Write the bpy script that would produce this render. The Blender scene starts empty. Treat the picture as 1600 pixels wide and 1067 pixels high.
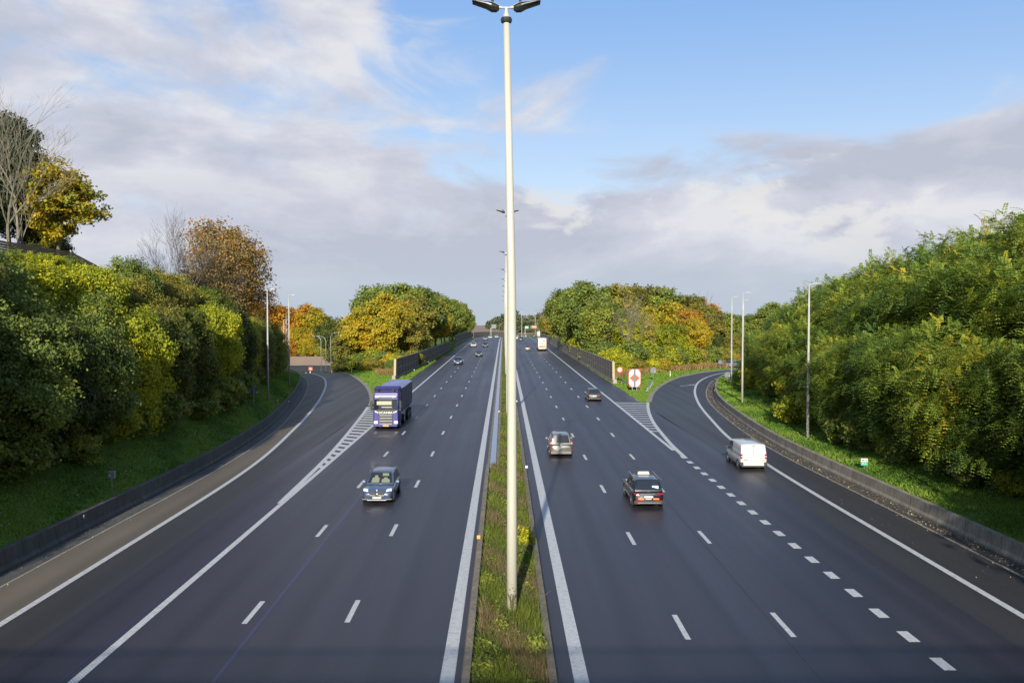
import bpy, bmesh, math, random
import numpy as np
from mathutils import Vector, Matrix
PI = math.pi
R = math.radians
S = bpy.context.scene
COL = S.collection
# ---------------------------------------------------------------- camera
# metres; the motorway runs along +Y, the road surface near the bridge is z = 0
CAM_H, F = 11.36, 1361.0
cam = bpy.data.objects.new('camera', bpy.data.cameras.new('camera'))
COL.objects.link(cam)
S.camera = cam
cam.location = (0, 0, CAM_H)
cam.data.sensor_width = 36.0
cam.data.lens = 36.0 * F / 1600.0
cam.data.clip_end = 12000
cam.data.clip_start = 0.1
cam.rotation_euler = (R(90 - 1.83), 0, R(-0.547))
# ---------------------------------------------------------------- light
SUN_EL, SUN_AZ = 20.3, 6.5          # sun behind the bridge, a little to the left
d = Vector((math.sin(R(SUN_AZ)) * math.cos(R(SUN_EL)), math.cos(R(SUN_AZ)) * math.cos(R(SUN_EL)), -math.sin(R(SUN_EL))))
sl = bpy.data.lights.new('sun', 'SUN')
sl.energy = 4.3
sl.angle = R(0.6)
sl.color = (1.0, 0.935, 0.82)
sun = bpy.data.objects.new('sun', sl)
COL.objects.link(sun)
sun.rotation_euler = d.to_track_quat('-Z', 'Y').to_euler()
S.view_settings.view_transform = 'Standard'
S.view_settings.look = 'None'
EXPO = 1.05
S.view_settings.exposure = EXPO
S.view_settings.gamma = 1.0
S.cycles.max_bounces = 6
S.cycles.transparent_max_bounces = 6
S.cycles.use_denoising = True

class NT:
    """small helper for node graphs"""
    def __init__(s, tree):
        s.t = tree
    def n(s, kind, **kw):
        nd = s.t.nodes.new(kind)
        for k, v in kw.items():
            setattr(nd, k, v)
        return nd
    def put(s, sock, v):
        if hasattr(v, 'links') or isinstance(v, bpy.types.NodeSocket):
            s.t.links.new(v, sock)
        else:
            if isinstance(v, (tuple, list)) and len(v) == 3 and sock.type == 'RGBA':
                v = (*v, 1)
            sock.default_value = v
    def m(s, op, a, b=0.0, c=0.0, clamp=False):
        nd = s.n('ShaderNodeMath', operation=op, use_clamp=clamp)
        s.put(nd.inputs[0], a); s.put(nd.inputs[1], b)
        if len(nd.inputs) > 2: s.put(nd.inputs[2], c)
        return nd.outputs[0]
    def mix(s, f, a, b, mode='MIX'):
        nd = s.n('ShaderNodeMix', data_type='RGBA', blend_type=mode)
        s.put(nd.inputs[0], f); s.put(nd.inputs[6], a); s.put(nd.inputs[7], b)
        return nd.outputs[2]
    def noise(s, vec, scale, detail=4, rough=0.5, dist=0.0):
        nd = s.n('ShaderNodeTexNoise')
        if vec is not None: s.put(nd.inputs['Vector'], vec)
        nd.inputs['Scale'].default_value = scale; nd.inputs['Detail'].default_value = detail
        nd.inputs['Roughness'].default_value = rough; nd.inputs['Distortion'].default_value = dist
        return nd.outputs[0]
    def smooth(s, v, lo, hi, a=0.0, b=1.0):
        nd = s.n('ShaderNodeMapRange', interpolation_type='SMOOTHSTEP')
        s.put(nd.inputs[0], v); s.put(nd.inputs[1], lo); s.put(nd.inputs[2], hi); s.put(nd.inputs[3], a); s.put(nd.inputs[4], b)
        return nd.outputs[0]
    def comb(s, x, y, z):
        nd = s.n('ShaderNodeCombineXYZ')
        s.put(nd.inputs[0], x); s.put(nd.inputs[1], y); s.put(nd.inputs[2], z)
        return nd.outputs[0]
    def scalev(s, vec, sc):
        nd = s.n('ShaderNodeVectorMath', operation='MULTIPLY')
        s.put(nd.inputs[0], vec); nd.inputs[1].default_value = sc
        return nd.outputs[0]
    def ramp(s, f, stops):
        nd = s.n('ShaderNodeValToRGB')
        cr = nd.color_ramp
        while len(cr.elements) < len(stops): cr.elements.new(0.5)
        for e, (p, c) in zip(cr.elements, stops):
            e.position = p; e.color = (*c, 1)
        s.put(nd.inputs[0], f)
        return nd.outputs[0]

def lin(r, g, b):
    f = lambda c: (c / 255 / 12.92) if c / 255 <= 0.04045 else ((c / 255 + 0.055) / 1.055) ** 2.4
    return (f(r), f(g), f(b))

# ---------------------------------------------------------------- sky: Nishita blue with procedural clouds
W = bpy.data.worlds.new('World')
S.world = W
W.use_nodes = True
W.node_tree.nodes.clear()
w = NT(W.node_tree)
sky = w.n('ShaderNodeTexSky', sky_type='NISHITA', sun_disc=False)
sky.sun_elevation = R(SUN_EL); sky.sun_rotation = R(180 + SUN_AZ)
sky.air_density = 1.0; sky.dust_density = 0.6; sky.ozone_density = 1.6
SKY_ST = 0.10
K = 1.0 / (SKY_ST * 2 ** EXPO)
def skc(r, g, b):
    c = lin(r, g, b); return tuple(v * K for v in c)
tc = w.n('ShaderNodeTexCoord')
sp = w.n('ShaderNodeSeparateXYZ'); W.node_tree.links.new(tc.outputs['Generated'], sp.inputs[0])
X_, Y_, Z_ = sp.outputs
az = w.m('ARCTAN2', X_, Y_)
el = Z_
def gauss(a0, e0, sa, se, amp):
    a = w.m('POWER', w.m('DIVIDE', w.m('SUBTRACT', az, a0), sa), 2.0)
    e = w.m('POWER', w.m('DIVIDE', w.m('SUBTRACT', el, e0), se), 2.0)
    return w.m('MULTIPLY', w.m('EXPONENT', w.m('MULTIPLY', w.m('ADD', a, e), -1.0)), amp)
def gsum(lst):
    o = None
    for g in lst:
        v = gauss(*g); o = v if o is None else w.m('ADD', o, v)
    return o
vec = w.comb(w.m('MULTIPLY', az, 1.0), w.m('MULTIPLY', el, 2.3), 3.7)
n1 = w.m('ADD', w.m('MULTIPLY', w.m('SUBTRACT', w.noise(vec, 4.6, 8, 0.56, 0.5), 0.5), 1.55), 0.5)
n2 = w.noise(w.comb(w.m('ADD', az, 7.0), w.m('MULTIPLY', el, 3.2), 1.3), 3.1, 7, 0.55, 0.25)
n3 = w.noise(w.comb(w.m('ADD', az, 2.2), w.m('MULTIPLY', el, 1.7), 9.1), 13.0, 8, 0.58, 0.3)
gaps = gsum([(0.23, 0.29, 0.22, 0.09, 0.50), (0.56, 0.36, 0.26, 0.10, 0.50), (-0.10, 0.30, 0.10, 0.06, 0.14),
             (0.16, 0.20, 0.16, 0.04, 0.25), (-0.04, 0.19, 0.06, 0.06, 0.10), (-0.62, 0.40, 0.12, 0.05, 0.15), (0.4, 0.20, 0.05, 0.03, 0.12)])
fill = gsum([(-0.35, 0.22, 0.36, 0.16, 0.14), (0.42, 0.12, 0.40, 0.07, 0.36), (-0.22, 0.34, 0.10, 0.05, 0.16), (0.40, 0.30, 0.10, 0.022, 0.20), (-0.05, 0.03, 1.6, 0.07, 0.35), (0.62, 0.24, 0.1, 0.02, .12)])
cov = w.m('ADD', w.m('SUBTRACT', w.m('ADD', n1, 0.05), gaps), fill)
mask = w.smooth(cov, 0.36, 0.70)
# high behind and overhead a broken cloud cover
shade = w.ramp(w.m('ADD', w.m('MULTIPLY', n2, 0.75), w.m('MULTIPLY', n3, 0.25)),
               [(0.41, skc(190, 195, 211)), (0.50, skc(208, 211, 224)), (0.58, skc(228, 229, 235))])
puff_zone = gsum([(0.055, 0.145, 0.05, 0.026, 1.0), (0.29, 0.145, 0.05, 0.024, 1.0), (0.375, 0.075, 0.045, 0.02, 1.0), (0.36, 0.10, 0.16, 0.03, 0.55), (0.14, 0.11, 0.10, 0.03, 0.4), (0.16, 0.135, 0.06, 0.03, 0.55), (-0.06, 0.13, 0.03, 0.02, 0.3)])
puff = w.smooth(w.m('ADD', w.m('MULTIPLY', w.m('SUBTRACT', n3, 0.5), 2.6), w.m('MULTIPLY', puff_zone, 0.75)), 0.40, 0.75)
shade = w.mix(w.m('MULTIPLY', puff, 0.75), shade, skc(234, 233, 232))
cold = w.mix(w.smooth(el, 0.0, 0.10), skc(189, 200, 214), shade)
# darker violet undersides on the right
und = w.m('MULTIPLY', gsum([(0.45, 0.17, 0.25, 0.04, 0.22), (0.42, 0.31, 0.1, 0.018, 0.55), (-0.3, 0.12, 0.2, 0.03, 0.3)]), w.smooth(n2, 0.35, 0.6))
cold = w.mix(und, cold, skc(172, 178, 200))
blue = w.mix(0.8, sky.outputs[0], w.mix(w.smooth(el, 0.05, 0.38), skc(198, 216, 238), skc(128, 173, 232)))
low = w.smooth(el, 0.10, 0.03)
mask2 = w.m('MULTIPLY', w.m('MAXIMUM', mask, low), w.smooth(el, 0.42, 0.62, 1.0, 0.25))
colr = w.mix(mask2, blue, cold)
bg = w.n('ShaderNodeBackground'); w.put(bg.inputs[0], colr); bg.inputs[1].default_value = SKY_ST
wo = w.n('ShaderNodeOutputWorld'); W.node_tree.links.new(bg.outputs[0], wo.inputs[0])

# ---------------------------------------------------------------- materials
MATS = {}
def mat(name, col, rough=0.6, metal=0.0, spec=0.5, emit=None, est=0.0, var=0.0, vscale=3.0, bump=0.0, bscale=20.0, coat=0.0, stretch=(1, 1, 1)):
    if name in MATS: return MATS[name]
    m = bpy.data.materials.new(name); m.use_nodes = True
    t = NT(m.node_tree)
    b = m.node_tree.nodes['Principled BSDF']
    b.inputs['Roughness'].default_value = rough; b.inputs['Metallic'].default_value = metal
    b.inputs['Specular IOR Level'].default_value = spec
    b.inputs['Coat Weight'].default_value = coat; b.inputs['Coat Roughness'].default_value = 0.05
    tcn = t.n('ShaderNodeTexCoord')
    v = t.scalev(tcn.outputs['Object'], stretch)
    if var > 0:
        nz = t.noise(v, vscale, 6, 0.6)
        lo = tuple(c * (1 - var) for c in col); hi = tuple(min(1, c * (1 + var)) for c in col)
        c = t.ramp(nz, [(0.3, lo), (0.7, hi)])
        t.put(b.inputs['Base Color'], c)
    else:
        b.inputs['Base Color'].default_value = (*col, 1)
    if bump > 0:
        bn = t.n('ShaderNodeBump'); bn.inputs['Strength'].default_value = bump; bn.inputs['Distance'].default_value = 0.03
        t.put(bn.inputs['Height'], t.noise(v, bscale, 4, 0.6)); t.put(b.inputs['Normal'], bn.outputs[0])
    if emit:
        b.inputs['Emission Color'].default_value = (*emit, 1); b.inputs['Emission Strength'].default_value = est
    MATS[name] = m
    return m

def asphalt(name, base, streak=0.12, patch=0.12, rough=0.5, specks=0.0):
    m = bpy.data.materials.new(name); m.use_nodes = True; t = NT(m.node_tree)
    b = m.node_tree.nodes['Principled BSDF']
    o = t.n('ShaderNodeTexCoord').outputs['Object']
    st = t.noise(t.scalev(o, (0.75, 0.008, 1)), 1.0, 5, 0.55)
    st2 = t.noise(t.scalev(o, (2.6, 0.02, 1)), 1.0, 4, 0.6)
    pt = t.noise(t.scalev(o, (0.10, 0.035, 1)), 1.0, 5, 0.6, 0.4)
    fi = t.noise(o, 14.0, 3, 0.7)
    gr = t.noise(o, 70.0, 2, 0.6)
    k = t.m('ADD', t.m('MULTIPLY', t.m('SUBTRACT', st, 0.5), streak * 4), t.m('MULTIPLY', t.m('SUBTRACT', pt, 0.5), patch * 4))
    k = t.m('ADD', k, t.m('MULTIPLY', t.m('SUBTRACT', st2, 0.5), streak * 1.5))
    k = t.m('ADD', k, t.m('MULTIPLY', t.m('SUBTRACT', fi, 0.5), 0.5))
    k = t.m('ADD', k, t.m('MULTIPLY', t.m('SUBTRACT', gr, 0.5), 0.9))
    sx = t.n('ShaderNodeSeparateXYZ'); t.put(sx.inputs[0], o); X = sx.outputs[0]
    off = t.m('ADD', -4.55, t.m('MULTIPLY', t.m('LESS_THAN', X, 0.0), 8.45))
    ph = t.m('MULTIPLY', t.m('ADD', X, off), 2 * PI / 3.75)
    tracks = t.m('MULTIPLY', t.m('COSINE', t.m('MULTIPLY', ph, 2.0)), -0.07)
    oil = t.m('MULTIPLY', t.m('POWER', t.m('MAXIMUM', t.m('COSINE', ph), 0.0), 4.0), -0.16)
    k = t.m('ADD', k, t.m('MULTIPLY', t.m('ADD', tracks, oil), t.m('ADD', t.m('MULTIPLY', pt, 1.6), 0.1)))
    k = t.m('ADD', k, 1.0)
    vm = t.n('ShaderNodeVectorMath', operation='SCALE'); vm.inputs[0].default_value = base; t.put(vm.inputs[3], k)
    c = vm.outputs[0]
    if specks:
        vo = t.n('ShaderNodeTexVoronoi'); vo.inputs['Scale'].default_value = 1.3; t.put(vo.inputs['Vector'], o)
        s_ = t.m('LESS_THAN', vo.outputs['Distance'], specks)
        c = t.mix(t.m('MULTIPLY', s_, 0.55), c, (0.35, 0.33, 0.30))
    t.put(b.inputs['Base Color'], c)
    t.put(b.inputs['Roughness'], t.m('ADD', t.m('MULTIPLY', pt, 0.22), t.m('ADD', t.m('MULTIPLY', st, 0.30), rough - 0.26)))
    b.inputs['Specular IOR Level'].default_value = 0.38
    bn = t.n('ShaderNodeBump'); bn.inputs['Strength'].default_value = 0.35; bn.inputs['Distance'].default_value = 0.01
    t.put(bn.inputs['Height'], gr); t.put(b.inputs['Normal'], bn.outputs[0])
    MATS[name] = m
    return m

def paint_mat():
    m = bpy.data.materials.new('road_paint'); m.use_nodes = True; t = NT(m.node_tree)
    b = m.node_tree.nodes['Principled BSDF']
    o = t.n('ShaderNodeTexCoord').outputs['Object']
    wr = t.noise(o, 5.0, 6, 0.7)
    a = t.ramp(wr, [(0.30, (0.20, 0.20, 0.20)), (0.44, (0.40, 0.40, 0.39)), (0.7, (0.50, 0.50, 0.485))])
    sp_ = t.n('ShaderNodeSeparateXYZ'); t.put(sp_.inputs[0], o)
    # profiled marking: fine diagonal bands darkened in the colour, not raised
    ss = t.m('ADD', t.m('MULTIPLY', sp_.outputs[0], 45.0), t.m('MULTIPLY', sp_.outputs[1], 45.0))
    g = t.m('GREATER_THAN', t.m('SINE', ss), 0.35)
    c = t.mix(t.m('MULTIPLY', g, 0.38), a, (0.10, 0.10, 0.11))
    t.put(b.inputs['Base Color'], c); b.inputs['Roughness'].default_value = 0.6
    MATS['paint'] = m
    return m

def grass_mat(name, a, bcol, c3, sc=0.5):
    m = bpy.data.materials.new(name); m.use_nodes = True; t = NT(m.node_tree)
    b = m.node_tree.nodes['Principled BSDF']
    o = t.n('ShaderNodeTexCoord').outputs['Object']
    n_ = t.noise(o, sc, 7, 0.65); f = t.noise(o, 9.0, 5, 0.75)
    v = t.m('ADD', t.m('MULTIPLY', n_, 0.55), t.m('MULTIPLY', f, 0.45))
    t.put(b.inputs['Base Color'], t.ramp(v, [(0.33, a), (0.5, bcol), (0.68, c3)]))
    b.inputs['Roughness'].default_value = 0.85; b.inputs['Specular IOR Level'].default_value = 0.15
    bn = t.n('ShaderNodeBump'); bn.inputs['Strength'].default_value = 0.9; bn.inputs['Distance'].default_value = 0.12
    t.put(bn.inputs['Height'], f); t.put(b.inputs['Normal'], bn.outputs[0])
    MATS[name] = m
    return m

def leaf_mat(name, stops, trans=0.42):
    stops = [(p, tuple(min(.6, v * LEAF_GAIN) for v in c)) for p, c in stops]
    m = bpy.data.materials.new(name); m.use_nodes = True; t = NT(m.node_tree)
    m.node_tree.nodes.clear()
    at = t.n('ShaderNodeAttribute', attribute_name='tint')
    oi = t.n('ShaderNodeObjectInfo')
    f = t.m('ADD', at.outputs['Fac'], t.m('MULTIPLY', t.m('SUBTRACT', oi.outputs['Random'], 0.5), 0.30))
    c = t.ramp(f, stops)
    di = t.n('ShaderNodeBsdfPrincipled'); t.put(di.inputs['Base Color'], c); di.inputs['Roughness'].default_value = 0.55
    di.inputs['Specular IOR Level'].default_value = 0.25
    tr = t.n('ShaderNodeBsdfTranslucent'); t.put(tr.inputs[0], c)
    mx = t.n('ShaderNodeMixShader'); mx.inputs[0].default_value = trans
    m.node_tree.links.new(di.outputs[0], mx.inputs[1]); m.node_tree.links.new(tr.outputs[0], mx.inputs[2])
    ou = t.n('ShaderNodeOutputMaterial'); m.node_tree.links.new(mx.outputs[0], ou.inputs[0])
    MATS[name] = m
    return m

LEAF_GAIN = 1.5
def conc_mat(name, base, stain, streak=True, rough=0.85):
    m = bpy.data.materials.new(name); m.use_nodes = True; t = NT(m.node_tree)
    b = m.node_tree.nodes['Principled BSDF']
    o = t.n('ShaderNodeTexCoord').outputs['Object']
    n_ = t.noise(o, 0.8, 6, 0.65); v_ = t.noise(t.scalev(o, (3.0, 3.0, 0.35)), 1.6, 5, 0.7); f = t.noise(o, 25, 3, 0.6)
    k = t.m('ADD', t.m('MULTIPLY', n_, 0.35), t.m('ADD', t.m('MULTIPLY', v_, 0.45), t.m('MULTIPLY', f, 0.2)))
    t.put(b.inputs['Base Color'], t.ramp(k, [(0.36, stain), (0.62, base)]))
    b.inputs['Roughness'].default_value = rough
    bn = t.n('ShaderNodeBump'); bn.inputs['Strength'].default_value = 0.4; bn.inputs['Distance'].default_value = 0.02
    t.put(bn.inputs['Height'], f); t.put(b.inputs['Normal'], bn.outputs[0])
    MATS[name] = m
    return m

asphalt('asphalt_main', (0.0245, 0.0215, 0.0285), streak=0.19, patch=0.18, rough=0.47)
asphalt('asphalt_ramp', (0.028, 0.026, 0.025), streak=0.05, patch=0.10, rough=0.54, specks=0.022)
asphalt('asphalt_shoulder', (0.095, 0.078, 0.058), streak=0.06, patch=0.20, rough=0.75, specks=0.03)
asphalt('asphalt_dark', (0.025, 0.023, 0.023), streak=0.05, patch=0.15, rough=0.6, specks=0.035)
paint_mat()
grass_mat('grass', (0.035, 0.070, 0.010), (0.075, 0.135, 0.016), (0.12, 0.16, 0.03), 0.6)
grass_mat('field_green', (0.12, 0.16, 0.03), (0.17, 0.22, 0.04), (0.2, 0.22, 0.06), 0.05)
grass_mat('field_brown', (0.17, 0.125, 0.09), (0.22, 0.165, 0.12), (0.26, 0.20, 0.15), 0.05)
conc_mat('concrete', (0.27, 0.235, 0.18), (0.085, 0.073, 0.052))
conc_mat('concrete_dark', (0.075, 0.073, 0.066), (0.022, 0.022, 0.02))  # darker concrete tone for the left barrier and gutter
conc_mat('concrete_pale', (0.30, 0.27, 0.22), (0.16, 0.14, 0.11))
conc_mat('concrete_median', (0.20, 0.165, 0.115), (0.055, 0.045, 0.030))
conc_mat('wall_panel', (0.125, 0.110, 0.090), (0.07, 0.062, 0.052))
conc_mat('brick', (0.14, 0.10, 0.08), (0.11, 0.08, 0.062))
conc_mat('wall_brown', (0.36, 0.255, 0.195), (0.25, 0.175, 0.13))
conc_mat('soil', (0.052, 0.046, 0.039), (0.026, 0.024, 0.020))
mat('mast_paint', (0.36, 0.35, 0.29), 0.5, var=0.07, vscale=2.2, stretch=(1, 1, 0.15))
mat('pole_grey', (0.30, 0.29, 0.265), 0.45, var=0.22, vscale=1.5, stretch=(1, 1, 0.5))
mat('metal_dark', (0.02, 0.022, 0.02), 0.4)
mat('galv', (0.24, 0.25, 0.26), 0.4, metal=0.5, var=0.1)
mat('rail_pale', (0.26, 0.22, 0.13), 0.6, var=0.15)
mat('yellow_cap', (0.25, 0.20, 0.105), 0.6, var=0.12)
mat('bark', (0.10, 0.08, 0.055), 0.9, var=0.4, vscale=4, bump=0.5)
mat('bark_pale', (0.14, 0.125, 0.09), 0.9, var=0.3, vscale=3)
mat('twig', (0.10, 0.083, 0.07), 0.9, var=0.2)
mat('wood', (0.16, 0.105, 0.055), 0.8, var=0.3, vscale=3, stretch=(.4, .4, 6))
mat('white_refl', (0.55, 0.55, 0.52), 0.3)
mat('yellow_refl', (0.5, 0.27, 0.04), 0.3)
mat('sign_red', (0.40, 0.06, 0.022), 0.4)
mat('sign_white', (0.37, 0.37, 0.36), 0.4)
mat('sign_grey', (0.10, 0.105, 0.115), 0.5, var=0.1)
mat('sign_green', (0.02, 0.30, 0.18), 0.4)
mat('water', (0.10, 0.13, 0.22), 0.12, spec=0.8, bump=0.2, bscale=6)
mat('joint', (0.022, 0.016, 0.060), 0.42)
mat('joint_dark', (0.022, 0.022, 0.024), 0.6)
mat('black', (0.012, 0.012, 0.013), 0.5)
mat('tyre', (0.014, 0.014, 0.014), 0.8)
mat('rim', (0.25, 0.25, 0.26), 0.35, metal=0.6)
mat('glass', (0.012, 0.015, 0.018), 0.06, spec=0.9)
mat('chrome', (0.45, 0.45, 0.46), 0.18, metal=0.9)
mat('plate', (0.37, 0.365, 0.35), 0.4)
mat('plate_yellow', (0.5, 0.30, 0.03), 0.4)
mat('lamp_front', (0.5, 0.5, 0.5), 0.15, emit=(1, 0.98, 0.92), est=0.12)
mat('lamp_warm', (0.55, 0.5, 0.38), 0.15, emit=(1, 0.9, 0.6), est=0.25)
mat('lamp_rear', (0.20, 0.010, 0.012), 0.15)
mat('lamp_clear', (0.45, 0.40, 0.39), 0.2)
leaf_mat('leaf_acacia', [(0.10, (0.045, 0.082, 0.020)), (0.40, (0.098, 0.145, 0.022)), (0.66, (0.165, 0.205, 0.024)), (0.86, (0.30, 0.255, 0.025)), (1.0, (0.38, 0.25, 0.02))])
leaf_mat('leaf_lime', [(0.08, (0.070, 0.080, 0.012)), (0.35, (0.155, 0.175, 0.012)), (0.65, (0.24, 0.25, 0.014)), (0.95, (0.36, 0.30, 0.016))])
leaf_mat('leaf_dark', [(0.1, (0.022, 0.034, 0.010)), (0.5, (0.048, 0.062, 0.013)), (0.9, (0.10, 0.11, 0.015))])
leaf_mat('leaf_olive', [(0.1, (0.075, 0.070, 0.020)), (0.4, (0.13, 0.125, 0.022)), (0.7, (0.19, 0.165, 0.024)), (0.95, (0.26, 0.17, 0.03))])
leaf_mat('leaf_yellow', [(0.1, (0.085, 0.105, 0.014)), (0.38, (0.20, 0.175, 0.014)), (0.7, (0.31, 0.22, 0.014)), (0.95, (0.34, 0.19, 0.014))])
leaf_mat('leaf_orange', [(0.1, (0.14, 0.085, 0.014)), (0.4, (0.25, 0.13, 0.016)), (0.7, (0.34, 0.155, 0.014)), (0.95, (0.36, 0.23, 0.016))])
leaf_mat('leaf_bronze', [(0.1, (0.10, 0.085, 0.03)), (0.5, (0.17, 0.125, 0.04)), (0.9, (0.25, 0.14, 0.03))])
leaf_mat('leaf_rust', [(0.1, (0.10, 0.075, 0.02)), (0.5, (0.17, 0.105, 0.022)), (0.9, (0.24, 0.12, 0.02))])
leaf_mat('leaf_green', [(0.1, (0.055, 0.078, 0.022)), (0.45, (0.10, 0.130, 0.024)), (0.75, (0.15, 0.175, 0.026)), (0.97, (0.24, 0.215, 0.028))])
leaf_mat('leaf_far_haze', [(0.1, (0.040, 0.055, 0.030)), (0.5, (0.070, 0.085, 0.040)), (0.9, (0.11, 0.115, 0.050))])  # distance haze put into the leaf colour as a greyer green
leaf_mat('leaf_pine', [(0.1, (0.008, 0.018, 0.008)), (0.5, (0.016, 0.032, 0.012)), (0.9, (0.035, 0.055, 0.016))])
leaf_mat('blade', [(0.1, (0.040, 0.080, 0.010)), (0.5, (0.080, 0.150, 0.014)), (0.9, (0.14, 0.19, 0.025))])
leaf_mat('weed', [(0.05, (0.15, 0.105, 0.055)), (0.20, (0.085, 0.080, 0.022)), (0.38, (0.045, 0.070, 0.014)), (0.62, (0.080, 0.105, 0.014)), (0.95, (0.15, 0.16, 0.02))])
leaf_mat('drygrass', [(0.1, (0.10, 0.08, 0.02)), (0.5, (0.20, 0.125, 0.05)), (0.9, (0.26, 0.16, 0.075))])
leaf_mat('litter', [(0.1, (0.045, 0.030, 0.015)), (0.5, (0.09, 0.065, 0.04)), (0.85, (0.20, 0.17, 0.13)), (1.0, (0.36, 0.26, 0.10))], 0.1)

# ---------------------------------------------------------------- object helpers
def tag(o, label=None, cat=None, group=None, kind=None):
    if label: o['label'] = label
    if cat: o['category'] = cat
    if group: o['group'] = group
    if kind: o['kind'] = kind
    return o
def thing(name, label, cat, loc=(0, 0, 0), rz=0.0, group=None):
    o = bpy.data.objects.new(name, None); COL.objects.link(o)
    o.empty_display_size = 0.3
    o.location = loc; o.rotation_euler = (0, 0, rz)
    return tag(o, label, cat, group)
def copy_tree(o, parent=None):
    c = o.copy(); COL.objects.link(c); c.parent = parent
    for ch in list(KIDS.get(o.name, [])):
        c2 = copy_tree(ch, c)
    return c
KIDS = {}

class MB:
    def __init__(s):
        s.v = []; s.f = []
    def quadstrip(s, A, B):
        i0 = len(s.v); n = len(A)
        s.v += [tuple(p) for p in A] + [tuple(p) for p in B]
        for i in range(n - 1):
            s.f.append((i0 + i, i0 + i + 1, i0 + n + i + 1, i0 + n + i))
        return s
    def box(s, c, size, rz=0.0, rx=0.0, taper=None):
        i0 = len(s.v); sx, sy, sz = (k / 2 for k in size)
        M = Matrix.Translation(c) @ Matrix.Rotation(rz, 4, 'Z') @ Matrix.Rotation(rx, 4, 'X')
        for z in (-1, 1):
            k = 1.0 if (taper is None or z < 0) else taper
            for x, y in ((-1, -1), (1, -1), (1, 1), (-1, 1)):
                s.v.append(tuple(M @ Vector((x * sx * k, y * sy * k, z * sz))))
        for f in ((3, 2, 1, 0), (4, 5, 6, 7), (0, 1, 5, 4), (1, 2, 6, 5), (2, 3, 7, 6), (3, 0, 4, 7)):
            s.f.append(tuple(i0 + i for i in f))
        return s
    def tube(s, pts, rad, n=8, cap=True):
        i0 = len(s.v); pts = [Vector(p) for p in pts]
        if not isinstance(rad, (list, tuple)): rad = [rad] * len(pts)
        up = Vector((0.13, 0.21, 0.97)); 
        for i, p in enumerate(pts):
            t = (pts[min(i + 1, len(pts) - 1)] - pts[max(i - 1, 0)]).normalized()
            a = t.cross(Vector((1, 0, 0)) if abs(t.x) < 0.7 else Vector((0, 1, 0))).normalized(); b = t.cross(a)
            for k in range(n):
                an = 2 * PI * k / n
                s.v.append(tuple(p + (a * math.cos(an) + b * math.sin(an)) * rad[i]))
        for i in range(len(pts) - 1):
            for k in range(n):
                k2 = (k + 1) % n
                s.f.append((i0 + i * n + k, i0 + i * n + k2, i0 + (i + 1) * n + k2, i0 + (i + 1) * n + k))
        if cap:
            s.f.append(tuple(i0 + k for k in range(n))[::-1]); e = i0 + (len(pts) - 1) * n
            s.f.append(tuple(e + k for k in range(n)))
        return s
    def loft(s, secs, cap=True):
        i0 = len(s.v); n = len(secs[0])
        for sec in secs: s.v += [tuple(p) for p in sec]
        for i in range(len(secs) - 1):
            for k in range(n):
                k2 = (k + 1) % n
                s.f.append((i0 + i * n + k, i0 + i * n + k2, i0 + (i + 1) * n + k2, i0 + (i + 1) * n + k))
        if cap:
            s.f.append(tuple(i0 + k for k in range(n))[::-1]); e = i0 + (len(secs) - 1) * n
            s.f.append(tuple(e + k for k in range(n)))
        return s
    def slab(s, poly, nrm, th):
        """flat polygon given thickness th along nrm"""
        nrm = Vector(nrm).normalized() * th
        A = [Vector(p) for p in poly]; B = [p + nrm for p in A]
        return s.loft([A, B])
    def build(s, name, m, parent=None, smooth=False, bevel=0.0, kind=None, loc=None):
        me = bpy.data.meshes.new(name); me.from_pydata(s.v, [], s.f)
        bm = bmesh.new(); bm.from_mesh(me); bmesh.ops.recalc_face_normals(bm, faces=bm.faces[:])
        bm.to_mesh(me); bm.free()
        return link(name, me, m, parent, smooth, bevel, kind, loc)
def link(name, me, m, parent=None, smooth=False, bevel=0.0, kind=None, loc=None):
    me.materials.append(MATS[m] if isinstance(m, str) else m)
    if smooth:
        me.polygons.foreach_set('use_smooth', [True] * len(me.polygons))
    o = bpy.data.objects.new(name, me); COL.objects.link(o)
    if parent is not None:
        o.parent = parent; KIDS.setdefault(parent.name, []).append(o)
    if bevel:
        b = o.modifiers.new('bevel', 'BEVEL'); b.width = bevel; b.segments = 2; b.limit_method = 'ANGLE'; b.angle_limit = R(35)
        b.harden_normals = False
    if kind: o['kind'] = kind
    if loc: o.location = loc
    return o
def text_mesh(name, body, size, m, parent, mtx, extrude=0.004):
    cu = bpy.data.curves.new(name, 'FONT'); cu.body = body; cu.size = size; cu.extrude = extrude
    cu.align_x = 'CENTER'; cu.align_y = 'CENTER'
    o = bpy.data.objects.new('tmp_text', cu); COL.objects.link(o)
    dg = bpy.context.evaluated_depsgraph_get()
    me = bpy.data.meshes.new_from_object(o.evaluated_get(dg))
    bpy.data.objects.remove(o)
    me.transform(mtx); me.materials.clear()
    return link(name, me, m, parent)

# ---------------------------------------------------------------- alignment of the roads
def zbase(y):
    y = np.asarray(y, float)
    a = np.clip(y, 300, 480) - 300
    z = -a * a * 6e-5
    z = z - 0.0235 * np.clip(y - 480, 0, 420) - 0.015 * np.clip(y - 900, 0, None)
    return z
S0, RC = 560.0, 900.0
def path(s, off):
    if s <= S0: return (off, s)
    a = (s - S0) / RC
    return (RC - (RC - off) * math.cos(a), S0 + (RC - off) * math.sin(a))
def zr(y): return float(zbase(y))

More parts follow.
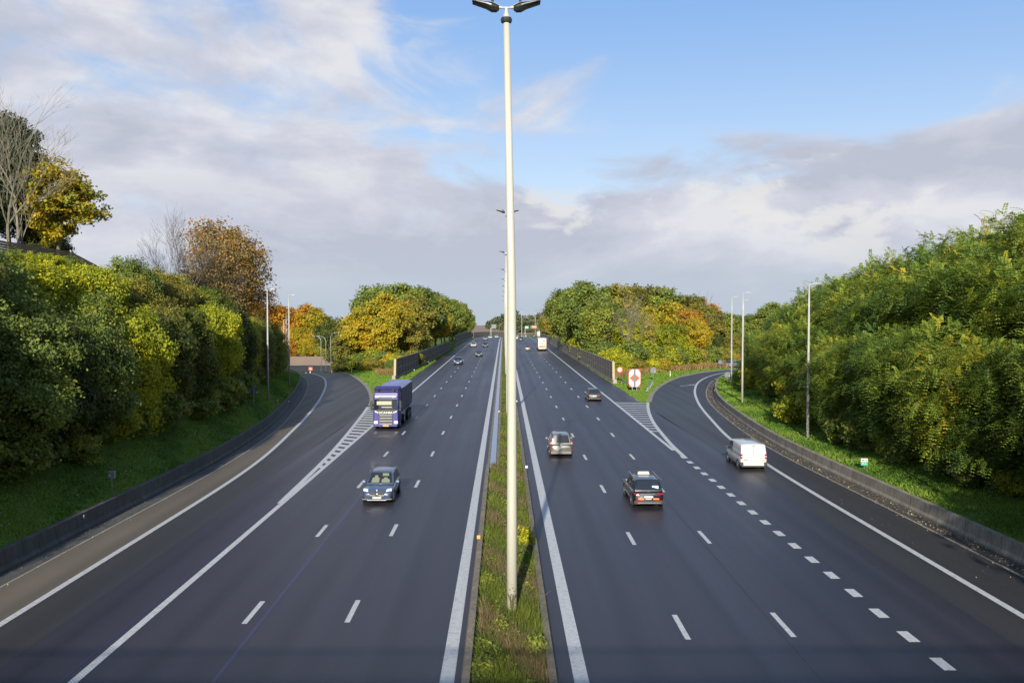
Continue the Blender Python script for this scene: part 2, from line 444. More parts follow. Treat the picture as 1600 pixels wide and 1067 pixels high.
def spline(pts, per=8):
    P = [Vector((*p, 0)) if len(p) == 2 else Vector(p) for p in pts]; out = []
    for i in range(len(P) - 1):
        p0 = P[max(i - 1, 0)]; p1 = P[i]; p2 = P[i + 1]; p3 = P[min(i + 2, len(P) - 1)]
        # non-uniform spacing: limit tangents by the local chord
        c = (p2 - p1).length
        t1 = (p2 - p0); t1 = t1 / max(t1.length, 1e-6) * c if i > 0 else (p2 - p1)
        t2 = (p3 - p1); t2 = t2 / max(t2.length, 1e-6) * c if i < len(P) - 2 else (p2 - p1)
        for k in range(per):
            u = k / per; u2 = u * u; u3 = u2 * u
            out.append(p1 * (2 * u3 - 3 * u2 + 1) + t1 * (u3 - 2 * u2 + u) + p2 * (-2 * u3 + 3 * u2) + t2 * (u3 - u2))
    out.append(P[-1])
    return [(p.x, p.y) for p in out]
LB = spline([(-21.9, -60), (-21.9, 40), (-21.9, 65), (-23.2, 85), (-25.2, 100), (-28.1, 118), (-32.2, 139), (-36.5, 155), (-43.5, 171), (-54, 186), (-68, 198), (-85, 206)])
LE = spline([(-18.45, -60), (-18.45, 40), (-18.8, 65), (-20.9, 88), (-22.8, 104), (-25.1, 120), (-29.0, 142), (-33.3, 158.5), (-40.5, 173), (-51, 188.5), (-66, 201), (-84, 210)])
LI = spline([(-16.2, -60), (-16.2, 40), (-16.2, 67), (-16.2, 92), (-16.9, 109), (-20.0, 128), (-24.4, 147), (-29.2, 163), (-35.2, 176), (-47, 192), (-63, 206), (-82, 216)])
RB = spline([(23.5, -60), (23.5, 50), (23.5, 72), (24.8, 90), (27.6, 112), (31.8, 131), (37.0, 148), (43.0, 161.5), (52, 172.5), (66, 182), (85, 190)])
RE = spline([(19.6, -60), (19.6, 50), (20.4, 76), (22.3, 93), (24.9, 111), (28.9, 131), (34.0, 149), (41.0, 164.5), (50, 175), (65, 185.5), (84, 194)])
RI = spline([(17.6, -60), (17.6, 50), (17.6, 80), (17.6, 101), (18.9, 111), (22.3, 127), (27.4, 144), (34, 160), (42.5, 173), (60, 187), (82, 197)])
def xat(pl, y):
    ys = [p[1] for p in pl]; xs = [p[0] for p in pl]
    return np.interp(y, ys, xs)
def sstep(a, b, x):
    t = np.clip((np.asarray(x, float) - a) / (b - a), 0, 1); return t * t * (3 - 2 * t)
def drop(x, y):
    fy = -3.2 * np.clip((y - 167) / 32.0, 0, 1) - 1.2 * np.clip((y - 199) / 40.0, 0, 1)
    back = 1 - sstep(290, 420, y)
    return fy * sstep(-26, -40, x) * back
HL_Y = [-60, 88, 105, 125, 150, 170, 230, 320]; HL_Z = [15.5, 15.5, 12.8, 9.5, 4.6, 1.6, 0.3, 0]
HR_Y = [-60, 60, 110, 150, 175, 215, 300]; HR_Z = [6.5, 6.5, 5.0, 3.0, 1.6, 0.6, 0]
def ground(x, y):
    """height of the ground outside the carriageways"""
    x = np.asarray(x, float); y = np.asarray(y, float)
    zl = zbase(y) + drop(x, y) - 0.06
    bl = xat(LB, np.minimum(y, 206)) - x; br = x - xat(RB, np.minimum(y, 190))
    H = np.interp(y, HL_Y, HL_Z); e = 1 - sstep(188, 206, y)
    left = np.interp(bl, [0.28, 0.30, 4.5, 19, 26, 400], [0, 1, 2, 3, 3.03, 3.03])
    l0 = np.where(left < 1, left * 0.92, np.where(left < 2, 0.92 + (left - 1) * np.minimum(1.35, H * 0.25), 0.92 + np.minimum(1.35, H * .25) + (left - 2) * np.maximum(H - 2.3, 0)))
    H2 = np.interp(y, HR_Y, HR_Z); e2 = 1 - sstep(176, 190, y)
    right = np.interp(br, [0.28, 0.30, 3.5, 16, 30, 400], [0, 1, 1.2, 3, 3, 3])
    r0 = np.where(right < 1, right * 0.80, 0.80 + (right - 1) * H2 / 2.0)
    hill = 7.0 * np.exp(-(((y - 1150) / 260.0) ** 2 + ((x - 170) / 240.0) ** 2))
    return zl + l0 * np.where(bl > 0.28, e, 0) + r0 * np.where(br > 0.28, e2, 0) + hill * (np.abs(x - 0) > -1)
# ================================================================ SETTING
def npmesh(name, V, F, m, parent=None, kind=None, smooth=False, tint=None):
    me = bpy.data.meshes.new(name)
    V = np.asarray(V, np.float32); F = np.asarray(F, np.int32); nf, k = F.shape
    me.vertices.add(len(V)); me.vertices.foreach_set('co', V.ravel())
    me.loops.add(nf * k); me.loops.foreach_set('vertex_index', F.ravel())
    me.polygons.add(nf); me.polygons.foreach_set('loop_start', np.arange(0, nf * k, k, dtype=np.int32))
    try: me.polygons.foreach_set('loop_total', np.full(nf, k, np.int32))
    except Exception: pass
    if tint is not None:
        a = me.attributes.new('tint', 'FLOAT', 'POINT'); a.data.foreach_set('value', np.asarray(tint, np.float32))
    me.update(calc_edges=True)
    if m is None: return me
    return link(name, me, m, parent, smooth, 0, kind)

# ground sheet: columns follow both retaining barriers, rows reach the horizon
ys = np.concatenate([np.arange(-60, 0, 6), np.arange(0, 212, 1.5), np.arange(212, 420, 8), np.arange(420, 1400, 25), np.array([1450, 1600, 1800, 2200, 2800, 3600, 5000, 7500])])
offs = np.array([0.27, 0.31, 0.9, 1.6, 2.4, 3.2, 4.2, 5.2, 7, 9, 11, 13, 15, 17, 19, 21, 24, 28, 36, 50, 75, 110, 170, 260, 400, 700, 1300, 2500, 5000])
mid = np.linspace(0, 1, 34)
rows = []
for y in ys:
    xl = float(xat(LB, min(y, 206))); xr = float(xat(RB, min(y, 190)))
    xs = np.concatenate([xl - offs[::-1], xl - 0.26 + (xr - xl + 0.52) * mid, xr + offs])
    rows.append(np.stack([xs, np.full_like(xs, y)], 1))
G = np.array(rows); gx, gy = G[..., 0], G[..., 1]
gz = ground(gx, gy)
rs = np.random.RandomState(3)
rough = (np.sin(gx * 1.7 + gy * .6) * np.sin(gy * 1.1 - gx * .4) * 0.07)
bank = ((xat(LB, np.minimum(gy, 206)) - gx > 1) | (gx - xat(RB, np.minimum(gy, 190)) > 1)) & (np.abs(gx) < 120)
gz = gz + rough * bank
nr, nc = gx.shape
idx = np.arange(nr * nc).reshape(nr, nc)
F_ = np.stack([idx[:-1, :-1], idx[:-1, 1:], idx[1:, 1:], idx[1:, :-1]], -1).reshape(-1, 4)
npmesh('ground', np.stack([gx, gy, gz], -1).reshape(-1, 3), F_, 'grass', kind='structure', smooth=True)

def ribbon(name, A, B, m, z=0.0, kind='structure', zf=None, parent=None):
    zf = zf or (lambda x, y: zr(y))
    mb = MB(); mb.quadstrip([(x, y, zf(x, y) + z) for x, y in A], [(x, y, zf(x, y) + z) for x, y in B])
    o = mb.build(name, m, parent); 
    if kind: o['kind'] = kind
    return o
def off_line(pl, off):
    out = []
    for i, p in enumerate(pl):
        a = Vector(pl[max(i - 1, 0)]); b = Vector(pl[min(i + 1, len(pl) - 1)]); t = (b - a).normalized()
        out.append((p[0] + t.y * off, p[1] - t.x * off))
    return out
def zramp(x, y): return zr(y) + float(drop(x, y))
SS = [-60, 0, 30, 60, 100, 150, 200, 250, 300] + list(range(320, 1100, 20))
main_l = [path(s, -16.2) for s in SS]; main_r = [path(s, 17.6) for s in SS]; med_l = [path(s, -1.2) for s in SS]; med_r = [path(s, 1.6) for s in SS]
ribbon('carriageway', main_l, med_l, 'asphalt_main').name = 'carriageway'
ribbon('carriageway', med_r, main_r, 'asphalt_main')
# ramps (butt against the carriageways, no overlap)
ribbon('slip_road', LE, LI, 'asphalt_ramp', zf=zramp)
ribbon('slip_road', RI, RE, 'asphalt_ramp', zf=zramp)
ribbon('hard_shoulder', off_line(LB, 0.95), LE, 'asphalt_shoulder', zf=zramp)
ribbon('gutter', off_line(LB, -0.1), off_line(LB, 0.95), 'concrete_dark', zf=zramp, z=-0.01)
ribbon('gutter_edge', off_line(LB, 0.92), off_line(LB, 1.02), 'concrete_pale', zf=zramp, z=0.008)
ribbon('hard_shoulder', RE, off_line(RB, -1.1), 'asphalt_dark', zf=zramp)
ribbon('gutter', off_line(RB, -1.1), off_line(RB, 0.1), 'soil', zf=zramp, z=-0.01)
ribbon('gutter_edge', off_line(RB, -1.14), off_line(RB, -0.98), 'concrete', zf=zramp, z=0.012)

ribbon('road_base', [(-20.9, -60), (-20.9, 60), (-16.5, 107)], [(22, -60), (22, 60), (17.9, 107)], 'asphalt_ramp', z=-0.005)
# painted markings
MZ = 0.005
def line(name, pl, wdt, m='paint', zf=zramp, z=MZ):
    return ribbon(name, off_line(pl, -wdt / 2), off_line(pl, wdt / 2), m, z=z, zf=zf)
def main_line(name, off, wdt, s0, s1, m='paint', z=MZ):
    ss = [s0] + [s for s in SS if s0 < s < s1] + [s1]
    return ribbon(name, [path(s, off - wdt / 2) for s in ss], [path(s, off + wdt / 2) for s in ss], m, z=z)
main_line('edge_line', -1.76, 0.45, -60, 1080)
main_line('edge_line', 2.41, 0.46, -60, 1080)
main_line('edge_line', -13.30, 0.30, -60, 1080)
main_line('edge_line', 14.12, 0.30, 72, 1080)
line('edge_line', LE, 0.30)
line('edge_line', RE, 0.32)
gore_l = spline([(-13.42, 52), (-13.95, 68), (-14.7, 81), (-15.9, 98), (-16.55, 106)])
line('edge_line', gore_l, 0.34, z=MZ + 0.004)
gore_r = spline([(14.2, 68), (14.55, 77), (15.8, 93), (18.1, 109.5), (21.6, 126), (26.8, 143.5), (33.5, 159.3), (42, 172.2), (59.5, 186), (81.5, 196)])
line('edge_line', off_line(gore_r, 0.1), 0.36, z=MZ + 0.004)
def dashes(name, off, s0, period, ln, wdt, s1):
    mb = MB(); s = s0
    while s < s1:
        a = path(s, off - wdt / 2); b = path(s, off + wdt / 2); c = path(s + ln, off - wdt / 2); d_ = path(s + ln, off + wdt / 2)
        mb.quadstrip([(*a, zr(s) + MZ), (*c, zr(s + ln) + MZ)], [(*b, zr(s) + MZ), (*d_, zr(s + ln) + MZ)]); s += period
    o = mb.build(name, 'paint'); o['kind'] = 'structure'; return o
P_ = 12.46
dashes('lane_marking', -5.78, 31.8 - 2 * P_, P_, 2.5, 0.20, 900)
dashes('lane_marking', -9.53, 31.7 - 2 * P_, P_, 2.5, 0.20, 900)
dashes('lane_marking', 6.44, 30.0 - 2 * P_, P_, 2.5, 0.20, 900)
dashes('lane_marking', 10.21, 30.2 - 2 * P_, P_, 2.5, 0.20, 900)
dashes('block_marking', 14.25, 27.3 - 8 * 2.4, 2.4, 1.02, 0.40, 68.5)
# hatching on the two gores
mb = MB()
y = 64.0
while y < 106:
    xa = float(xat(gore_l, y)) + 0.1; xb = -13.38
    if xb - xa > 0.15: mb.quadstrip([(xa, y + .25, MZ + .002), (xb, y - .35, MZ + .002)], [(xa, y + 1.35, MZ + .002), (xb, y + .75, MZ + .002)])
    y += 2.05
mb.build('gore_hatching', 'paint')['kind'] = 'structure'
mb = MB(); y = 84.0
while y < 111:
    xa = 14.2; xb = float(xat(gore_r, y)) - 0.1
    n = 6; A = []; B = []
    for i in range(n + 1):
        u = i / n; yy = y + math.sin(u * PI) * -0.3 - u * 0.5
        A.append((xa + (xb - xa) * u, yy, MZ + .002)); B.append((xa + (xb - xa) * u, yy + 0.66, MZ + .002))
    mb.quadstrip(A, B); y += 2.05
mb.build('gore_hatching', 'paint')['kind'] = 'structure'
# turn arrow on the right slip road
mb = MB()
for (x, y, r_) in ((29.2, 137.5, -0.75),):
    c_, s_ = math.cos(r_), math.sin(r_)
    def q(a, b): return (x + a * c_ - b * s_, y + a * s_ + b * c_, 0.006)
    mb.quadstrip([q(-.12, -2.4), q(-.12, 0.9)], [q(.12, -2.4), q(.12, 0.9)])
    i0 = len(mb.v); mb.v += [q(-.55, 0.9), q(.55, 0.9), q(0, 2.6)]; mb.f.append((i0, i0 + 1, i0 + 2))
mb.build('arrow_marking', 'paint')['kind'] = 'structure'
# sealed joints
main_line('joint_seal', -8.98, 0.12, -60, 62, 'joint', 0.004)
main_line('joint_seal', -13.72, 0.08, -60, 58, 'joint', 0.003)
main_line('joint_seal', 9.86, 0.06, -60, 95, 'joint_dark', 0.004)
main_line('joint_seal', 14.72, 0.06, -60, 70, 'joint_dark', 0.003)
# kerbs and gutters of the grass islands
li_k = [p for p in LI if p[1] > 106]; ri_k = [p for p in RI if p[1] > 110]
ribbon('kerb_strip', off_line(li_k, -0.05), off_line(li_k, 0.55), 'concrete', zf=zramp, z=0.03)
ribbon('kerb_strip', off_line(ri_k, -0.6), off_line(ri_k, 0.05), 'concrete', zf=zramp, z=0.03)
ribbon('kerb_strip', [(-16.3, 109), (-16.3, 500)], [(-15.95, 109), (-15.95, 500)], 'concrete', z=0.02)
ribbon('kerb_strip', [(17.3, 112), (17.3, 500)], [(17.65, 112), (17.65, 500)], 'concrete', z=0.02)
# side road behind the left slip road, with its pale verge
ribbon('side_road', [(-110, 222), (-75, 228), (-40, 232)], [(-110, 262), (-75, 262), (-52, 262)], 'asphalt_dark', zf=lambda x, y: float(ground(x, y)), z=0.12)
ribbon('pavement', [(-112, 262), (-85, 262), (-50, 262)], [(-112, 269), (-85, 269), (-50, 269)], 'concrete_pale', zf=lambda x, y: float(ground(x, y)), z=0.22)
ribbon('side_road_line', [(-85, 233), (-52, 247)], [(-85, 234), (-52, 248)], 'paint', zf=lambda x, y: float(ground(x, y)), z=0.16)
ribbon('side_road_line', [(-70, 236), (-46, 254)], [(-70, 237.4), (-46, 255.4)], 'paint', zf=lambda x, y: float(ground(x, y)), z=0.17)
# fields seen at the far end of the left carriageway
def gz_(x, y): return float(ground(x, y))
ribbon('field', [(-60, 640), (-36, 640), (-15, 640)], [(-72, 760), (-40, 760), (-10, 760)], 'field_green', zf=lambda x, y: gz_(x, y) + 3.0)
ribbon('field', [(-90, 761), (-40, 761), (10, 761)], [(-200, 1200), (-60, 1200), (40, 1200)], 'field_brown', zf=lambda x, y: gz_(x, y) + 3.0 + (y - 760) * 0.012)

# ---------------------------------------------------------------- median walls, gutter, soil
def wall_run(name, pl, prof, m, parent=None, zf=None):
    """extrude a profile (offset, z) along a polyline"""
    mb = MB(); secs = []
    for i, p in enumerate(pl):
        a = Vector(pl[max(i - 1, 0)]); b = Vector(pl[min(i + 1, len(pl) - 1)]); t = (b - a).normalized()
        z0 = (zf or zramp)(p[0], p[1])
        secs.append([(p[0] + t.y * o, p[1] - t.x * o, z0 + z) for o, z in prof])
    mb.loft(secs)
    return mb.build(name, m, parent)
medA = [(-1.02, y) for y in (-60, -20, 0, 20, 40, 63)]
medB = [path(s, -0.30) for s in [63.3] + [s for s in SS if s > 63]]
medR = [path(s, 1.36) for s in [-60] + [s for s in SS if s > -60]]
tag(wall_run('median_wall', medA, [(-.34, -.1), (-.24, .42), (0, .46), (0, -.1)], 'concrete_median'), 'low mossy concrete wall on the left of the median, nearest the bridge', 'wall', 'low walls along the median')
tag(wall_run('median_wall', medB, [(-.28, -.1), (-.24, .36), (0, .38), (0, -.1)], 'concrete_median'), 'low concrete wall along the median beside the wet blue gutter', 'wall', 'low walls along the median')
tag(wall_run('median_wall', medR, [(0, -.1), (0, .46), (.24, .42), (.36, -.1)], 'concrete_median'), 'low weathered concrete wall along the right edge of the median', 'wall', 'low walls along the median')
SM = [s for s in SS if s > 64]
ribbon('wet_gutter', [path(s, -1.04) for s in [64] + SM], [path(s, -0.60) for s in [64] + SM], 'water', z=0.012)
ribbon('gutter_edge', [path(s, -1.24) for s in [63.5] + SM], [path(s, -1.05) for s in [63.5] + SM], 'concrete_median', z=0.03)
ribbon('gutter_edge', [(-1.24, 63.2), (-1.0, 63.2)], [(-0.32, 64.4), (-0.5, 63.9)], 'concrete_median', z=0.03)
ribbon('median_soil', [path(s, -1.02) for s in (-60, 0, 30, 63)], [path(s, 1.37) for s in (-60, 0, 30, 63)], 'grass', z=0.18)
ribbon('median_soil', [path(s, -0.30) for s in [63] + SM], [path(s, 1.37) for s in [63] + SM], 'grass', z=0.18)

# ---------------------------------------------------------------- long concrete barriers on both sides
njL = [(0.0, -.1), (0.0, .12), (-.10, .30), (-.16, .95), (-.42, .97), (-.46, -.1)]
njR = [(0.0, -.1), (0.0, .10), (.08, .26), (.13, .80), (.40, .82), (.44, -.1)]
bl_pts = [p for p in LB if p[1] < 200]; br_pts = [p for p in RB if p[1] < 186]
def joints(parent, pl, prof, step):
    mb = MB(); L = 0.0; nxt = 2.0
    for p, q in zip(pl, pl[1:]):
        a = Vector(p); b = Vector(q); ln = (b - a).length; t = (b - a).normalized()
        while nxt < L + ln:
            c = a + t * (nxt - L); z0 = zramp(c.x, c.y)
            secs = [[(c.x + t.y * o + t.x * u, c.y - t.x * o + t.y * u, z0 + z) for o, z in prof] for u in (-.02, .02)]
            mb.loft(secs); nxt += step
        L += ln
    o = mb.build('segment_joints', 'black', parent); o['kind'] = 'stuff'
sgn = 1
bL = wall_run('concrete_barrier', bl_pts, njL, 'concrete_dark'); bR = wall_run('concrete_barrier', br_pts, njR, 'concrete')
joints(bL, bl_pts, [(.004, 0), (.004, .12), (-.096, .30), (-.156, .953), (-.42, .974), (-.42, .95), (-.18, .93), (-.12, .30), (-.02, .1)], 6.0)
joints(bR, br_pts, [(-.004, 0), (-.004, .10), (.076, .26), (.126, .803), (.40, .824), (.40, .80), (.15, .78), (.10, .26), (.02, .1)], 6.0)
tag(bL, 'dark concrete retaining barrier curving along the left slip road', 'barrier')
tag(bR, 'stained beige concrete retaining barrier curving along the right slip road', 'barrier')

# ---------------------------------------------------------------- noise walls
def noise_wall(label, pl, h0, h1, end_first=True, brown=False, step=4.0):
    t = thing('noise_wall', label, 'noise wall', (pl[0][0], pl[0][1], 0)); T = Vector(t.location)
    L = [0.0]
    for a, b in zip(pl, pl[1:]): L.append(L[-1] + (Vector(b) - Vector(a)).length)
    def hh(i): return h0 + (h1 - h0) * min(1, L[i] / 130.0)
    def strip(name, m, o0, o1, za, zb, rel=True):
        mb = MB(); secs = []
        for i, p in enumerate(pl):
            a = Vector(pl[max(i - 1, 0)]); b = Vector(pl[min(i + 1, len(pl) - 1)]); tt = (b - a).normalized(); g = zr(p[1])
            z0 = za(i) + g; z1 = zb(i) + g
            f = lambda o, z: (p[0] + tt.y * o - T.x, p[1] - tt.x * o - T.y, z)
            secs.append([f(o0, z0), f(o0, z1), f(o1, z1), f(o1, z0)])
        mb.loft(secs); return mb.build(name, m, t)
    pm = 'wall_brown' if brown else 'wall_panel'
    strip('panel', pm, -.06, .06, lambda i: .45, lambda i: hh(i))
    strip('plinth', 'concrete', -.16, .16, lambda i: -.2, lambda i: .45)
    strip('top_rail', 'rail_pale', -.10, .10, lambda i: hh(i) + .002, lambda i: hh(i) + .14)
    if not brown: strip('middle_rail', 'rail_pale', -.085, .085, lambda i: hh(i) * .52, lambda i: hh(i) * .52 + .07)
    mb = MB(); s = step; i = 0
    while s < min(L[-1], 220):
        while L[i + 1] < s: i += 1
        u = (s - L[i]) / (L[i + 1] - L[i]); p = Vector(pl[i]).lerp(Vector(pl[i + 1]), u); h = h0 + (h1 - h0) * min(1, s / 130)
        mb.box((p.x - T.x, p.y - T.y, zr(p.y) + h / 2), (.20, .14, h), rz=0); s += step
    mb.build('posts', 'metal_dark' if not brown else 'rail_pale', t)['kind'] = 'stuff'
    return t
def end_cap(t, x, y, h, lean):
    T = t.location
    mb = MB(); mb.loft([[(x - T.x + dx, y - T.y + dy - (0.55 if k == 0 else 0), z) for dx, dy in ((-.2, -.16), (.2, -.16), (.2, .16), (-.2, .16))] for k, z in ((0, 0.5), (1, h + .12))])
    mb.build('end_post', 'yellow_cap', t, bevel=0.02)
    MB().box((x - T.x + lean * .15, y - T.y - .6, .3), (.7, 1.1, .75), taper=.7).build('end_footing', 'concrete_pale', t, bevel=0.03)
t = noise_wall('dark panelled noise wall with a pale top rail and yellow end post on the right verge', [(18.0, 143), (17.95, 170), (17.9, 200), (17.9, 260), (17.9, 330), (18.0, 430)], 3.35, 2.5)
end_cap(t, 18.0, 142.7, 3.35, 1)
t = noise_wall('dark noise wall with a cream end post behind the blue lorry', [(-18.9, 152), (-18.2, 175), (-17.5, 210), (-17.1, 240), (-17.0, 275)], 3.35, 2.6)
end_cap(t, -18.9, 151.7, 3.35, -1)
noise_wall('short dark noise wall far along the left verge before the fields', [(-17.6, 315), (-17.4, 350), (-17.4, 395), (-17.4, 470)], 3.4, 3.4)
noise_wall('long low brown noise wall around the outside of the far bend', [path(s, -17.5) for s in range(500, 1160, 20)], 2.8, 3.6, brown=True, step=8)
t = tag(wall_run('stone_wall', [(-130, 270), (-95, 270), (-70, 270), (-49, 270)], [(0, -.4), (0, 2.6), (.4, 2.6), (.4, -.4)], 'brick', zf=gz_), 'low brown brick wall behind the side road at the end of the left slip road', 'wall')

# ---------------------------------------------------------------- the bridge the picture is taken from (behind and below the camera)
t = thing('road_bridge', 'concrete road bridge crossing over the motorway', 'bridge', (0, -6, 0))
MB().box((0, 0.2, 9.1), (110, 12.0, 1.3)).build('deck', 'concrete', t)
MB().box((0, 6.25, 9.1), (110, .3, 1.34)).build('edge_beam', 'concrete', t)
mb = MB().box((0, 6.3, 10.72), (110, .08, .08)).box((0, 6.3, 9.86), (110, .05, .05))
for k in range(-260, 260): mb.box((k * .14, 6.3, 10.29), (.045, .03, .80))
mb.build('railing', 'galv', t)
MB().box((0, -5.9, 9.62), (110, .3, 2.3)).build('parapet', 'concrete', t)
MB().box((0.2, 0, 4.1), (.9, 9, 8.6)).build('pier', 'concrete', t)
MB().box((-38, 0, 4.1), (10, 11, 8.6)).build('abutment', 'concrete', t)
MB().box((38, 0, 4.1), (10, 11, 8.6)).build('abutment', 'concrete', t)

# ================================================================ MASTS AND POLES
def led_head(parent, sx, sc=1.0, z=22.35):
    h = thing('lamp_head', None, None, (0, 0, z)); h.parent = parent; KIDS.setdefault(parent.name, []).append(h)
    return h
def head_mesh(sx):
    mb = MB(); secs = []
    for u, wd, zc, th in ((0.30, .10, .02, .10), (0.42, .20, .03, .17), (0.62, .26, .07, .19), (0.85, .25, .12, .13), (1.25, .25, .18, .07), (1.42, .23, .205, .05)):
        secs.append([(sx * u, y, zc + z) for y, z in ((-wd, 0), (-wd, -th * .4), (-wd * .6, -th), (wd * .6, -th), (wd, -th * .4), (wd, 0), (wd * .7, th * .25), (-wd * .7, th * .25))])
    return mb.loft(secs)
def make_mast():
    t = thing('median_mast', '', 'street lamp', (0, 0, 0))
    MB().tube([(0, 0, -.3), (0, 0, 4), (0, 0, 12), (-.2, 0, 22.2)], [.20, .185, .155, .115], 20).build('pole', 'mast_paint', t, smooth=True)
    MB().tube([(-.2, 0, 21.92), (-.2, 0, 22.0), (-.2, 0, 22.08)], [.19, .215, .19], 14).build('collar', 'metal_dark', t)
    MB().tube([(-.2, 0, 22.1), (-.2, 0, 22.35), (-.2, 0, 22.44)], [.10, .06, .055], 8).tube([(-.62, 0, 22.45), (.22, 0, 22.45)], .035, 8).build('bracket', 'mast_paint', t)
    for sx in (-1, 1):
        m = head_mesh(sx); m.v = [(x * 0.87 - .2 - sx * .0, y, z + 22.45) for x, y, z in m.v]
        h = m.build('lamp_head', 'metal_dark', t, smooth=False, bevel=.01)
        s2 = MB(); q = []
        for u, wd, zc in ((0.30, .09, .055), (0.45, .19, .09), (0.62, .24, .13), (0.85, .22, .155), (1.42, .20, .222)):
            q.append([(sx * u * .87 - .2, y, zc + 22.45 + z) for y, z in ((-wd, 0), (wd, 0), (wd * .8, .028), (-wd * .8, .028))])
        s2.loft(q).build('cover', 'mast_paint', h)
        MB().tube([(sx * .58 * .87 - .2, 0, 22.45 + .16), (sx * .58 * .87 - .2, 0, 22.45 + .28)], .05, 8).build('sensor', 'metal_dark', h)
        MB().tube([(sx * .18 * .87 - .2, 0, 22.45), (sx * .34 * .87 - .2, 0, 22.465)], [.05, .06], 8).build('sleeve', 'mast_paint', h)
    return t
mast = make_mast()
order = ['tallest looking cream mast in the weedy median, nearest the camera', 'second cream mast in the median, mostly hidden behind the nearest one', 'third cream mast along the median, small twin heads just showing', 'fourth cream mast along the median']
for k in range(13):
    s = 33.0 + 62.6 * k
    if k in (3, 4, 5, 6, 7, 8): 
        if k > 8: continue
    x, y = path(s - 1.0 if k == 0 else s, 0.30 if k == 0 else 0.42)
    o = mast if k == 0 else copy_tree(mast)
    if k: o.rotation_euler.y = .2 / 22.4
    o.location = (x, y, zr(y)); 
    o['group'] = 'cream masts along the median'
    lab = {0: order[0], 1: order[1], 2: order[2], 11: 'far pale mast left of the green direction sign, at the bend', 12: 'far pale mast just right of the green direction sign'}.get(k)
    o['label'] = lab or 'cream mast further along the median, hidden behind the nearest mast'
def make_pole():
    t = thing('street_lamp', '', 'street lamp', (0, 0, 0))
    MB().tube([(0, 0, -.5), (0, 0, 4), (0, 0, 9), (0, 0, 12.75)], [.125, .115, .09, .065], 12).build('pole', 'pole_grey', t, smooth=True)
    mb = MB().tube([(0, 0, 12.7), (-.1, 0, 12.76), (-.3, 0, 12.78)], [.06, .045, .045], 8)
    mb.build('arm', 'pole_grey', t)
    MB().loft([[(-u, y, 12.78 + z) for y, z in ((-w_, 0), (w_, 0), (w_ * .8, h_), (-w_ * .8, h_))] for u, w_, h_ in ((.28, .07, .07), (.45, .15, .10), (.95, .14, .05))]).build('lamp_head', 'pole_grey', t, bevel=.01)
    return t
pole = make_pole()
spots = [(-26.9, 99.5, None, -1, 'pale street lamp pole on the left bank, nearest and left of the others'), (-30.0, 122, None, -1, 'second pale street lamp pole on the left bank beside the slip road curve'),
         (-38.6, 155, -1.3, -1, 'thin street lamp pole beyond the left bank, just left of the second pole'), (-46.6, 185, -2.7, -1, 'thin street lamp pole in the row beyond the left bank, third tallest'),
         (-54.6, 215, -4.6, -1, 'thin short street lamp pole in the row beyond the left bank'), (-62.3, 240, -6.5, -1, 'leftmost thin street lamp pole of the distant row beyond the left bank'),
         (24.05, 39.4, None, 1, 'street lamp at the right edge of the view with only its head showing'), (25.3, 72, None, 1, 'grey street lamp pole behind the right barrier, in front of the acacias'),
         (27.8, 101, None, 1, 'pale street lamp pole on the right bank, taller of the close pair'), (33.6, 128, None, 1, 'pale street lamp pole on the right bank, left of the close pair'),
         (42.5, 154, None, 1, 'street lamp pole half hidden behind the taller pole on the right bank')]
for i, (x, y, z, side, lab) in enumerate(spots):
    o = pole if i == 0 else copy_tree(pole)
    o.location = (x, y, float(ground(x, y)) if z is None else z); o['label'] = lab
    o['group'] = 'street lamps on the left bank' if side < 0 else 'street lamps on the right bank'
    if side < 0: o.rotation_euler.z = PI
o = copy_tree(pole); o.location = (26.0, 330, -1.0); o['label'] = 'far thin street lamp rising behind the LED sign'; o.location = (*path(640, 21), -6)
# swan-neck lamps by the side road
def make_swan():
    t = thing('curved_street_lamp', '', 'street lamp', (0, 0, 0))
    pts = [(0, 0, 0), (0, 0, 5.5), (0, 0, 7.4), (-.25, 0, 8.05), (-.8, 0, 8.4), (-1.5, 0, 8.5)]
    MB().tube(pts, [.09, .08, .07, .06, .05, .045], 8).build('pole', 'galv', t, smooth=True)
    MB().box((-1.75, 0, 8.5), (.7, .22, .12)).build('lamp_head', 'galv', t, bevel=.03)
    return t
swan = make_swan()
for i, (px, ybase, Y, lab, flip) in enumerate([(502, 0, 205, 'curved neck street lamp beside the side road, leftmost of three', 0), (509.5, 0, 212, 'curved neck street lamp, middle of three by the shrubs', 0), (517, 0, 196, 'curved neck street lamp, rightmost of three in front of the shrubs', 1)]):
    o = swan if i == 0 else copy_tree(swan)
    X = (px - 787) / F * Y; o.location = (X, Y, float(ground(X, Y)) + (1.0 if i < 2 else 1.6)); o['label'] = lab; o['group'] = 'curved neck street lamps by the side road'
    if flip: o.rotation_euler.z = PI

# ================================================================ SIGNS AND SMALL FURNITURE
def disc(mb, c, r, th, n=28):
    secs = []
    for dy in (0, th): secs.append([(c[0] + r * math.cos(2 * PI * k / n), c[1] + dy, c[2] + r * math.sin(2 * PI * k / n)) for k in range(n)])
    return mb.loft(secs)
